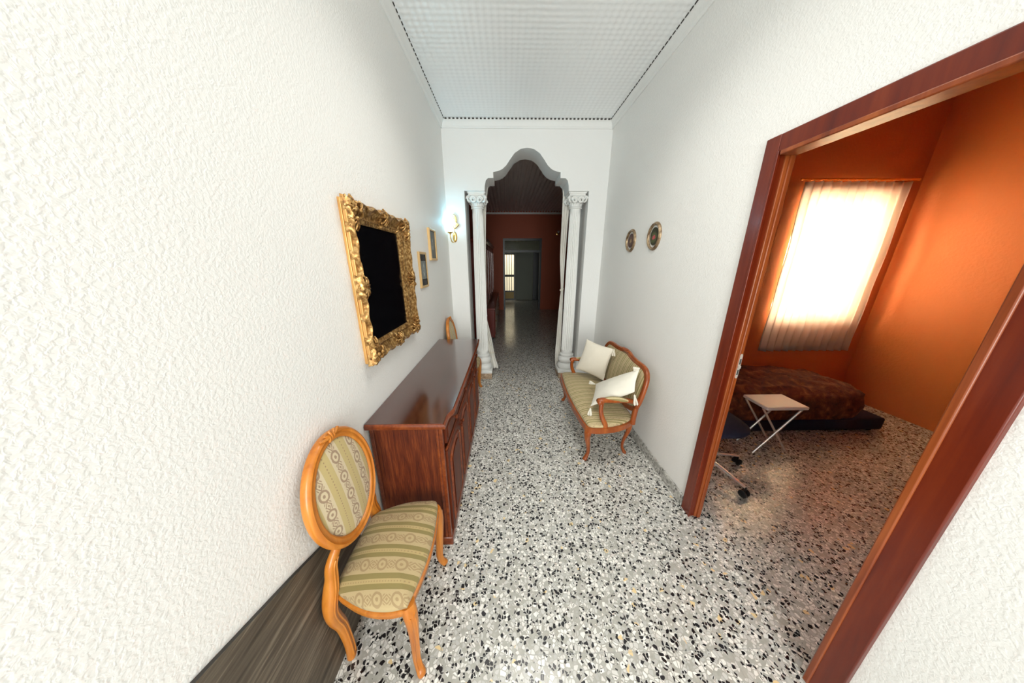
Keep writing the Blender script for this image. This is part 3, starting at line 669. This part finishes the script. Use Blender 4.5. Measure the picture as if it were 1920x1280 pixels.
bm = BM(); lathe(bm, [(.014, .0), (.026, .012), (.034, .035), (.036, .06), (.043, .088), (.040, .088), (.033, .06), (.030, .035), (.020, .014), (.004, .006)], (-.685, YB-.11, 2.005), 24); obj('lamp_shade', bm, M['bulb'], t, smooth=60, label='glowing glass tulip shade')
bm = BM()
ctl = [(-.652, 2.045), (-.628, 2.052), (-.592, 2.085), (-.590, 2.098), (-.612, 2.120), (-.608, 2.150), (-.618, 2.190), (-.640, 2.212), (-.660, 2.205), (-.672, 2.170), (-.668, 2.140), (-.676, 2.110), (-.668, 2.075)]
L = spline(ctl+[ctl[0]], 5)[:-1]; c0 = (-.636, 2.13)
bridge(bm, [[(c0[0]+(x_-c0[0])*q, YB-h, c0[1]+(z_-c0[1])*q) for x_, z_ in L] for q, h in [(.96, .018), (1, .022), (.98, .028), (.86, .034), (.80, .030), (.55, .036), (.50, .030), (.2, .036)]])
loft(bm, [(x_, y_, z_, .005, .005) for x_, y_, z_ in spline([(-.650, YB-.012, 2.0), (-.648, YB-.028, 2.03), (-.648, YB-.022, 2.07)], 5)], (1, 0, 0), 8)
obj('leaf_ornament', bm, M['pale_gold'], t, smooth=60)
l = bpy.data.lights.new('sconce_bulb', 'POINT'); l.energy = 1.3; l.color = (.22, .72, 1); l.shadow_soft_size = .03
lo = bpy.data.objects.new('sconce_bulb', l); COL.objects.link(lo); lo.location = (-.685, YB-.11, 2.115)

# ------------------------------------------------------------------ medallion-back chair
def make_chair(ox, oy, label):
    t = thing('dining_chair', label, 'chair', (ox, oy, 0), 'oval-backed chairs along the left wall')
    W_ = M['chair_wood']
    def P(x_, y_, z_): return (ox+x_, oy+y_, z_)
    def outl(sc_=1., n=64):
        ctl = [(.150, -.222), (.172, -.11), (.180, 0), (.172, .11), (.150, .222), (.085, .233), (0, .226), (-.09, .195), (-.150, .158), (-.162, .08), (-.164, 0), (-.162, -.08), (-.150, -.158), (-.09, -.195), (0, -.226), (.085, -.233)]
        L = spline(ctl+[ctl[0]], 5)[:-1]; return [(x_*sc_, y_*sc_) for x_, y_ in L]
    bm = BM(); pad(bm, outl(.985), .412, .440, .478, .022, f=P); obj('seat', bm, M['seat_fabric'], t, smooth=60, label='green and cream striped damask seat')
    bm = BM(); L = outl(.97); sweep(bm, [P(x_, y_, .398) for x_, y_ in L], [(-.022, -.012), (.002, -.016), (.006, -.011), (.005, -.003), (.009, .003), (.008, .013), (.0, .017), (-.022, .017)], (0, 0, 1)); obj('seat_rail', bm, W_, t, smooth=50)
    for s in (-1, 1):   # cabriole front legs
        pts = spline([(.140, s*.198, .415, .026, .026), (.146, s*.203, .375, .027, .027), (.150, s*.206, .33, .024, .024), (.148, s*.203, .25, .0195, .0195), (.142, s*.198, .15, .0165, .0165), (.138, s*.196, .08, .0155, .0155), (.146, s*.203, .03, .0155, .0155), (.156, s*.211, .010, .018, .018), (.156, s*.211, .0, .016, .016)], 6)
        bm = BM(); loft(bm, [(*P(*p[:3]), p[3], p[4]) for p in pts], (.6, .8*s, 0), 16, 2.8)
        lathe(bm, [(.004, -.004), (.012, 0), (.013, .004), (.004, .007)], P(.168, s*.211, .375), 10, axis='x')
        o = obj('front_leg', bm, W_, t, smooth=60)
        bm = BM()
        for dd in (-.009, .009): loft(bm, [(*P(p[0]+p[3]*.66+dd*.7, p[1]+s*(p[3]*.66)-s*dd*.7, p[2]), .0035, .0035) for p in pts[6:-8]], (.6, .8*s, 0), 6)
        obj('leg_moulding', bm, W_, o, smooth=60)
    for s in (-1, 1):   # back leg and stile in one curved piece
        pts = spline([(-.137, s*.118, .600, .019, .014), (-.146, s*.152, .555, .023, .017), (-.152, s*.158, .50, .025, .019), (-.156, s*.172, .45, .025, .025), (-.160, s*.186, .40, .025, .024), (-.163, s*.188, .35, .026, .020), (-.166, s*.176, .29, .026, .018), (-.168, s*.156, .21, .023, .017), (-.166, s*.150, .11, .0195, .016), (-.165, s*.150, .05, .019, .016), (-.165, s*.154, .0, .019, .017)], 6)
        bm = BM(); loft(bm, [(*P(*p[:3]), p[3], p[4]) for p in pts], (1, 0, 0), 16, 2.6, groove=.0)
        o = obj('back_leg', bm, W_, t, smooth=60)
        bm = BM()
        for dy in (-.007, .007): loft(bm, [(*P(p[0]+p[4]*.93, p[1]+dy, p[2]), .0042, .004) for p in pts[4:-3]], (1, 0, 0), 8)
        obj('leg_moulding', bm, W_, o, smooth=60)
    # oval back, leaning
    zc, hy, hz = .782, .193, .238
    tilt = .13
    def B(y_, z_, n_):   # point in the back's plane: n_ towards the sitter
        return P(-.142-(z_)*sin(tilt)+n_*cos(tilt), y_, zc+z_*cos(tilt)+n_*sin(tilt))
    nv = Vector((cos(tilt), 0, sin(tilt)))
    E_ = [B(hy*cos(a), hz*sin(a), 0) for a in [2*PI*k/72 for k in range(72)]]
    bm = BM(); sweep(bm, E_, [(.0, -.016), (.004, -.006), (.003, .006), (-.003, .014), (-.010, .017), (-.015, .012), (-.019, .010), (-.026, .014), (-.033, .012), (-.037, .004), (-.037, -.016)], nv); obj('back_frame', bm, W_, t, smooth=60)
    bm = BM(); ol = [((hy-.033)*cos(a), (hz-.033)*sin(a)) for a in [2*PI*k/60 for k in range(60)]]
    pad(bm, ol, -.012, .006, .020, .02, f=lambda a, b, c: B(a, b, c)); obj('back_pad', bm, M['back_fabric'], t, smooth=60, label='cream striped damask oval back pad')
    bm = BM()   # carved crest
    for q, (a, ln) in enumerate([(-1.25, .052), (-.8, .036), (0, .030), (.8, .036), (1.25, .052)]):
        loft(bm, [(*B(ln*f_*sin(a), hz-.012+ln*f_*cos(a)*.75, .014+.006*sin(PI*f_)), .0085*(1-.6*f_)+.001, .007) for f_ in [k/6 for k in range(7)]], nv, 8)
    for q in (-1, 0, 1): loft(bm, [(*B(q*.012, hz-.024+.028*f_, .018+.005*sin(PI*f_)), .006, .005) for f_ in [k/6 for k in range(7)]], nv, 8)
    obj('crest_carving', bm, W_, t, smooth=60)
    return t
ch = make_chair(-.528, .875, 'oval-backed chair with striped seat in the foreground, near end of the sideboard')
c2 = copy_tree(ch); c2.location = (-.528, 3.10, 0); c2['label'] = 'oval-backed chair mostly hidden behind the far end of the sideboard'

# grey brown board standing against the wall behind the near chair
bt = thing('wooden_board', 'grey-brown rough wooden board leaning on the wall behind the near chair', 'board', (XL+.01, .7, 0))
TOPL = [(.36, .728), (.62, .645), (.97, .520)]
bm = BM(); poly_extrude(bm, [(XL+.0135, .36, 0), (XL+.0135, .97, 0)] + [(XL+.0135, y_, z_) for y_, z_ in TOPL[::-1]], (-.0015, 0, 0)); obj('face', bm, M['grey_wood'], bt, smooth=0)
bm = BM(); poly_extrude(bm, [(XL+.012, .36, 0), (XL+.012, .97, 0)] + [(XL+.012, y_, z_) for y_, z_ in TOPL[::-1]], (-.0115, 0, 0)); obj('shade_core', bm, M['dark_gap'], bt, smooth=0, label='dark edge painting the shade behind the board')  # near-black body draws the shadow band between board top and wall

# ------------------------------------------------------------------ settee
st = thing('settee', 'small cherry wood settee with striped damask upholstery along the right wall', 'settee', (.90, 2.33, 0))
W_ = M['settee_wood']; MY = 2.35
near = [(1.06, 1.935), (.99, 1.875), (.88, 1.826), (.77, 1.806), (.69, 1.805), (.650, 1.822)]
frontc = [(.634, 1.88), (.622, 2.0), (.612, 2.15), (.608, MY)]
ctl = near + frontc; ctl = ctl + [(x_, 2*MY-y_) for x_, y_ in ctl[-2::-1]]
OL = spline(ctl+[ctl[0]], 5)[:-1]
def scl(L, s, c=(.84, MY)): return [(c[0]+(x_-c[0])*s, c[1]+(y_-c[1])*(1-(1-s)*.45)) for x_, y_ in L]
bm = BM(); pad(bm, scl(OL, .985), .366, .395, .437, .028, f=lambda x_, y_, z_: (x_, y_, z_)); obj('seat', bm, M['settee_fabric'], st, smooth=60)
bm = BM(); sweep(bm, [(x_, y_, .352) for x_, y_ in scl(OL, .97)], [(-.02, -.022), (.004, -.028), (.011, -.018), (.009, -.004), (.013, .006), (.011, .018), (0, .022), (-.02, .022)], (0, 0, 1)); obj('seat_rail', bm, W_, st, smooth=50)
for x_, y_, dx, dy, nm in [(.668, 1.852, .014, .050, 'front_leg'), (.668, 2*MY-1.852, .03, .06, 'front_leg'), (1.025, 1.94, .01, .035, 'back_leg'), (1.025, 2*MY-1.94, 0, .02, 'back_leg')]:
    sx = -1 if nm == 'front_leg' else 1; sy = -1 if y_ < MY else 1
    k_ = 1 if nm == 'front_leg' else .8
    pts = spline([(x_, y_, .355, .028, .028), (x_+sx*.012, y_+sy*.012, .31, .029, .029), (x_+sx*.012+dx*.3, y_+sy*.010+dy*.3, .245, .023, .023), (x_-sx*.006+dx*.6, y_-sy*.002+dy*.6, .15, .0165, .0165), (x_-sx*.012+dx*.9, y_-sy*.004+dy*.9, .07, .014, .014), (x_+dx+sx*.004, y_+dy+sy*.004, .022, .016, .016), (x_+dx+sx*.012, y_+dy+sy*.008, .006, .019, .019), (x_+dx+sx*.012, y_+dy+sy*.008, 0, .017, .017)], 6)
    pts = [(*p[:3], p[3]*k_, p[4]*k_) for p in pts]
    bm = BM(); loft(bm, pts, (sx*.7, sy*.7, 0), 16, 2.6)
    if nm == 'front_leg':
        for q in (-.6, 0, .6): loft(bm, [(x_+sx*.012+sx*.024*cos(q)-sy*0, y_+sy*.012+sy*.024*cos(q)+sx*.024*sin(q)*0+.02*sin(q), .325-.06*f_, .005*(1-.5*f_), .005) for f_ in [k/5 for k in range(6)]], (sx, sy, 0), 6)
    obj(nm, bm, W_, st, smooth=60)
# back frame loop, leaning towards the wall
def BK(y_, z_, n_=0): return (1.035+(z_-.42)*.235-n_*.97, y_, z_+n_*.23)
half = [(-.44, .48), (-.458, .56), (-.456, .66), (-.442, .74), (-.40, .792), (-.33, .810), (-.22, .812), (-.12, .820), (-.05, .834), (0, .839)]
hp = [(MY+a, b) for a, b in half]; hp = hp + [(2*MY-a, b) for a, b in hp[-2::-1]]
loopc = hp + [(MY+.30, .445), (MY, .44), (MY-.30, .445)]
BL = spline(loopc+[loopc[0]], 6)[:-1]
nv = Vector((-.973, 0, .23))
bm = BM(); sweep(bm, [BK(y_, z_) for y_, z_ in BL], [(.020, -.016), (.024, -.004), (.022, .008), (.012, .015), (.004, .013), (-.003, .010), (-.010, .013), (-.018, .008), (-.020, -.004), (-.020, -.016)], nv)
obj('back_frame', bm, W_, st, smooth=60)
bm = BM(); ol = [(MY+(y_-MY)*.965, .645+(z_-.645)*.93) for y_, z_ in BL]
pad(bm, ol, -.014, .008, .032, .03, f=lambda a, b, c: BK(a, b, c)); obj('backrest', bm, M['settee_fabric'], st, smooth=60)
bm = BM()
for a, ln in [(-1.3, .075), (-.85, .05), (0, .030), (.85, .05), (1.3, .075)]:
    loft(bm, [(*BK(MY+ln*f_*sin(a), .839+ln*f_*cos(a)*.7-.004*f_, .016+.008*sin(PI*f_)), .011*(1-.6*f_)+.001, .009) for f_ in [k/6 for k in range(7)]], nv, 8)
lathe(bm, [(.001, -.012), (.012, -.008), (.015, 0), (.012, .008), (.001, .012)], BK(MY, .845, .02), 12, axis='x'); obj('crest_carving', bm, W_, st, smooth=60)
for s in (-1, 1):
    yy = lambda d_: MY+s*d_-(.035 if s > 0 else 0)
    bm = BM(); loft(bm, spline([(1.045, yy(.452), .35, .020, .020), (1.045, yy(.455), .42, .020, .020), (1.053, yy(.455), .50, .020, .020)], 5), (0, 1, 0), 12, 2.6); obj('stile', bm, W_, st, smooth=60)
    # arm: post rising from the rail, scroll at the front, rail back to the stile
    ap = spline([(.785, yy(.530), .355, .019, .019), (.780, yy(.530), .40, .020, .020), (.755, yy(.522), .455, .019, .019), (.742, yy(.512), .51, .017, .017), (.745, yy(.500), .565, .018, .018), (.755, yy(.488), .594, .022, .019)], 6)
    bm = BM(); loft(bm, ap, (0, 1, 0), 14, 2.8); pz = obj('arm_post', bm, W_, st, smooth=60)
    bm = BM(); loft(bm, spline([(.728, yy(.488), .580, .023, .020), (.76, yy(.486), .592, .026, .018), (.85, yy(.480), .585, .027, .016), (.95, yy(.468), .578, .026, .016), (1.02, yy(.465), .565, .022, .017), (1.062, yy(.455), .565, .018, .018)], 6), (0, 0, 1), 14, 2.8)
    lathe(bm, [(.004, -.030), (.017, -.029), (.021, -.026), (.021, .026), (.017, .029), (.004, .030)], (.735, yy(.488), .578), 18, axis='y')
    obj('arm_rail', bm, W_, st, smooth=60)
    bm = BM(); ol = [(.875+.098*math.copysign(abs(cos(a))**.6, cos(a)), yy(.478)+.024*math.copysign(abs(sin(a))**.8, sin(a))) for a in [2*PI*k/32 for k in range(32)]]
    pad(bm, ol, .590, .602, .618, .012, f=lambda x_, y_, z_: (x_, y_, z_-(x_-.85)*.12)); obj('arm_pad', bm, M['settee_fabric'], st, smooth=60)

def cushion(label, C4, th, mat, tassels, group='cream cushions on the settee'):
    A, B_, C_, D_ = [Vector(c) for c in C4]
    t = thing('cushion', label, 'cushion', tuple((A+B_+C_+D_)/4), group)
    n = ((B_-A).cross(D_-A) + (B_-C_).cross(D_-C_)*-1).normalized(); bm = BM(); N = 22; sheets = []
    for sd in (1, -1):
        g_ = []
        for j in range(N+1):
            row = []
            for i in range(N+1):
                u, v_ = i/N, j/N
                pu = u+.055*sin(PI*v_)**1*(.5-u)*2*.5*(1-0)*abs(2*u-1); pv = v_+.055*sin(PI*u)*(.5-v_)*abs(2*v_-1)
                p = A*(1-pu)*(1-pv)+B_*pu*(1-pv)+C_*pu*pv+D_*(1-pu)*pv
                hgt = th*(max(0, sin(PI*u)*sin(PI*v_)))**.45 if 0 < u < 1 and 0 < v_ < 1 else 0
                hgt *= 1+.10*noise.noise(Vector((u*5, v_*5, sd*2.)))
                row.append(p+n*(sd*hgt))
            g_.append(row)
        sheets.append(g_)
    VV = []
    for q, g_ in enumerate(sheets):
        V = []
        for j, row in enumerate(g_):
            V.append([VV[0][j][i] if (q == 1 and (i in (0, N) or j in (0, N))) else bm.verts.new(row[i]) for i in range(N+1)])
        VV.append(V)
        for j in range(N):
            for i in range(N): bm.faces.new((V[j][i], V[j][i+1], V[j+1][i+1], V[j+1][i]))
    obj('cover', bm, mat, t, smooth=80)
    for (p, dr, ln) in tassels:
        p = Vector(p); dr = Vector(dr).normalized(); bm = BM()
        s1 = dr.orthogonal().normalized(); s2 = dr.cross(s1)
        loft(bm, [(*(p+dr*(ln*f_)), r_, r_) for f_, r_ in [(0, .003), (.08, .007), (.18, .009), (.26, .006), (.32, .008)]], s1, 10)
        for k in range(16):
            a = 2*PI*k/16*1.618*2; rr = .018*math.sqrt((k+.5)/16)
            e = s1*(rr*cos(a))+s2*(rr*sin(a))
            loft(bm, [(*(p+dr*(ln*(.25+.75*f_))+e*min(1, .35+f_*.9)), .0026, .0026) for f_ in (0, .3, .65, 1)], s1 if abs(dr.dot(s1)) < .9 else s2, 5)
        obj('tassel', bm, mat, t, smooth=60)
    return t
cushion('cream linen cushion standing upright at the far end of the settee', [(.862, 2.725, .848), (1.055, 2.46, .822), (1.000, 2.49, .465), (.765, 2.73, .500)], .050, M['cream'], [((1.057, 2.458, .822), (-.1, -.3, -1), .07)])
cushion('ivory tasselled cushion leaning on the near arm and back of the settee', [(1.075, 1.965, .815), (.998, 1.850, .668), (.700, 1.965, .478), (.860, 2.325, .512)], .046, M['cream_b'],
        [((1.002, 1.853, .645), (.15, -.25, -1), .085), ((.700, 1.960, .465), (-.2, -.5, -.45), .065), ((.857, 2.327, .505), (-.6, .3, .1), .06), ((1.083, 1.978, .814), (-.8, .2, -.15), .05)])

# ------------------------------------------------------------------ office things seen through the doorway
hx, hyy = 1.61, 1.805
t = thing('office_chair', 'office chair with chrome star base and black castors through the right doorway', 'office chair', (hx, hyy, 0))
base_ang = math.atan2(1.49-hyy, 1.722-hx)
for k in range(5):
    a = base_ang+2*PI*k/5; L = .335; ex, ey = hx+L*cos(a), hyy+L*sin(a)
    bm = BM(); loft(bm, [(hx+.02*cos(a), hyy+.02*sin(a), .125, .017, .014), (hx+.16*cos(a), hyy+.16*sin(a), .108, .015, .011), (ex, ey, .080, .012, .008)], (0, 0, 1), 10, 2.5); lg = obj('base_arm', bm, M['chrome'], t)
    bm = BM()
    for sd in (-1, 1):
        off = sd*.012; cxx, cyy = ex-off*sin(a), ey+off*cos(a); ax = Vector((-sin(a), cos(a), 0)); ring0 = []
        for (r_, d_) in [(.010, 0), (.026, .001), (.028, .004), (.028, .010), (.022, .013), (.010, .013)]:
            ring0.append([Vector((cxx, cyy, .028))+ax*(sd*d_)+Vector((cos(a)*cos(q), sin(a)*cos(q), sin(q)))*r_ for q in [2*PI*j/20 for j in range(20)]])
        bridge(bm, ring0)
    tube(bm, [(ex, ey, .03), (ex, ey, .080)], .007, 8); obj('castor', bm, M['rubber'], lg, label='black castor')
bm = BM(); tube(bm, [(hx, hyy, .09), (hx, hyy, .42)], .022, 16); obj('gas_column', bm, M['chrome'], t)
bm = BM(); ol = [(hx+.10*0+.23*math.copysign(abs(cos(a))**.7, cos(a)), hyy+.22*math.copysign(abs(sin(a))**.7, sin(a))) for a in [2*PI*k/40 for k in range(40)]]
pad(bm, ol, .42, .46, .49, .03); obj('seat', bm, M['navy'], t, smooth=60)
bm = BM(); pad(bm, [(.21*math.copysign(abs(cos(a))**.7, cos(a)), .26*math.copysign(abs(sin(a))**.7, sin(a))) for a in [2*PI*k/40 for k in range(40)]], 0, .03, .045, .03, f=lambda a, b, c: (hx+a, hyy+.30-c, .80+b)); obj('backrest', bm, M['navy'], t, smooth=60)
bm = BM(); tube(bm, spline([(hx, hyy+.1, .43), (hx, hyy+.28, .45), (hx, hyy+.315, .55), (hx, hyy+.315, .72)], 5), .014, 8, ref=(1, 0, 0)); obj('back_bar', bm, M['chrome'], t)

# bed with a heaped brown blanket
bd = thing('bed', 'low bed with navy base in the room beyond the right doorway', 'bed', (2.6, 2.55, 0))
bm = BM(); box(bm, (1.86, 2.20, .03), (3.75, 2.97, .16)); obj('mattress', bm, M['navy'], bd, bevel=.02)
for x_ in (1.93, 3.68):
    for y_ in (2.26, 2.92):
        bm = BM(); box(bm, (x_-.02, y_-.02, 0), (x_+.02, y_+.02, .03)); obj('leg', bm, M['rubber'], bd)
bm = BM(); rings = []; NR = 34; NA = 96
for j in range(NR+1):
    s = j/NR; ring = []
    for k in range(NA):
        a = 2*PI*k/NA; ca, sa = cos(a), sin(a)
        ex = math.copysign(abs(ca)**.45, ca); ey = math.copysign(abs(sa)**.45, sa)
        if s < .3: rr = 1-.03*abs(.15-s)/.15; z_ = .165+.20*(s/.3)
        else: rr = (1-((s-.3)/.7)**1.3)*.985; z_ = .365+.13*sin(PI/2*min(1, (s-.3)/.5))
        x_ = 2.74+.90*ex*rr; y_ = 2.565+.385*ey*rr
        n1 = noise.fractal(Vector((x_*4, y_*4, z_*6)), .8, 2.1, 4)
        x_ += .015*n1; y_ += .02*n1*(1 if ey < 0 else .3); z_ += (.045*n1 if s > .3 else .02*n1*s/.3)
        ring.append((x_, y_, max(z_, .163)))
    rings.append(ring)
bridge(bm, rings)
o = tag(obj('blanket', bm, M['plush'], None, smooth=80, origin=(2.74, 2.56, .163)), 'crumpled brown plush blanket heaped on the bed', 'blanket')
# chrome folding support with white end beside the bed
t = thing('folding_stool', 'white topped folding stool with chrome legs standing before the bed', 'stool', (2.35, 2.02, 0))
for xa, xb in ((2.19, 2.51), (2.51, 2.19)):
    for yy_ in (1.93, 2.10): bm = BM(); tube(bm, [(xa, yy_+(.0 if xa < xb else .024), .010), (xb, yy_+(.0 if xa < xb else .024), .445)], .009, 10); obj('leg', bm, M['chrome'], t)
bm = BM(); box(bm, (2.17, 1.90, .452), (2.53, 2.14, .480)); obj('seat', bm, M['white_plastic'], t, bevel=.008)

# curtain at the added office window
rows_ = [(2.42, 3.02, 4.12), (1.6, 3.02, 4.12), (.62, 3.02, 4.12)]
t = curtain('added_window_curtain', 'sheer white curtain over the added office window, past the right doorway', rows_, OY-.06, 12, .018, M['sheer'])
bm = BM(); tube(bm, [(2.96, OY-.06, 2.44), (4.18, OY-.06, 2.44)], .012, 10, ref=(0, 1, 0)); obj('curtain_rod', bm, M['brass'], t)

# ------------------------------------------------------------------ dining room furniture
t = thing('display_cabinet', 'dark red dining room display cabinet seen through the archway at left', 'cabinet', (-.52, 7.1, 0))
bm = BM(); box(bm, (-.79, 5.65, .04), (-.275, 8.6, .66)); obj('lower_body', bm, M['cabinet_red'], t, bevel=.008)
bm = BM(); box(bm, (-.79, 5.63, .66), (-.26, 8.62, .70)); obj('counter', bm, M['cabinet_red'], t, bevel=.006)
bm = BM(); box(bm, (-.77, 5.68, 0), (-.30, 8.57, .04)); obj('plinth', bm, M['rubber'], t)
bm = BM(); box(bm, (-.79, 5.65, .70), (-.44, 8.6, 2.02)); obj('upper_body', bm, M['cabinet_red'], t, bevel=.008)
bm = BM(); bridge(bm, [[(-.79, 5.65-a, z_), (-.43+a, 5.65-a, z_), (-.43+a, 8.6+a, z_), (-.79, 8.6+a, z_)] for a, z_ in [(0, 2.02), (.03, 2.06), (.04, 2.10), (.02, 2.12)]]); obj('cornice', bm, M['cabinet_red'], t)
for k in range(4):
    a = 5.70+.73*k; bm = BM(); ringb = [(a, a+.045), (a+.635, a+.68)]
    for p_, q_ in ringb: box(bm, (-.44, p_, .78), (-.424, q_, 1.96))
    box(bm, (-.44, a+.045, .78), (-.424, a+.635, .83)); box(bm, (-.44, a+.045, 1.91), (-.424, a+.635, 1.96)); dd = obj('glass_door', bm, M['cabinet_red'], t)
    bm = BM(); box(bm, (-.437, a+.045, .83), (-.431, a+.635, 1.91)); obj('pane', bm, M['cab_glass'], dd, smooth=0)
    bm = BM(); box(bm, (-.275, a, .10), (-.262, a+.68, .62)); dd = obj('door', bm, M['cabinet_red'], t, bevel=.004)
    bm = BM(); lathe(bm, [(.005, 0), (.012, .012), (.010, .02), (.002, .022)], (-.262, a+.06, .40), 12, axis='x'); obj('knob', bm, M['brass'], dd)
t = thing('wall_light', 'small unlit wall light on the dining room end wall at right', 'wall light', (1.72, 9.5, 2.50))
bm = BM(); lathe(bm, [(.05, 0), (.05, -.012), (.02, -.02)], (1.72, 9.5, 2.56), 20, axis='y'); obj('back_plate', bm, M['brass'], t)
bm = BM(); tube(bm, spline([(1.72, 9.485, 2.56), (1.72, 9.42, 2.52), (1.72, 9.38, 2.57)], 5), .008, 8, ref=(1, 0, 0)); obj('arm', bm, M['brass'], t)
bm = BM(); lathe(bm, [(.012, 0), (.03, .02), (.04, .07), (.036, .07), (.008, .006)], (1.72, 9.38, 2.57), 16); obj('lamp_shade', bm, M['white_plastic'], t)
t = thing('pendant_lamp', 'pale conical lamp shade seen through the far transom glass', 'lamp', (.36, 10.6, 2.2))
bm = BM(); lathe(bm, [(.02, .16), (.05, .15), (.14, .06), (.28, 0), (.275, 0), (.13, .05), (.03, .14)], (.36, 10.6, 2.42), 28); obj('lamp_shade', bm, M['pale_shade'], t)
bm = BM(); tube(bm, [(.36, 10.6, 2.57), (.36, 10.6, 3.3)], .004, 6); obj('cord', bm, M['rubber'], t)
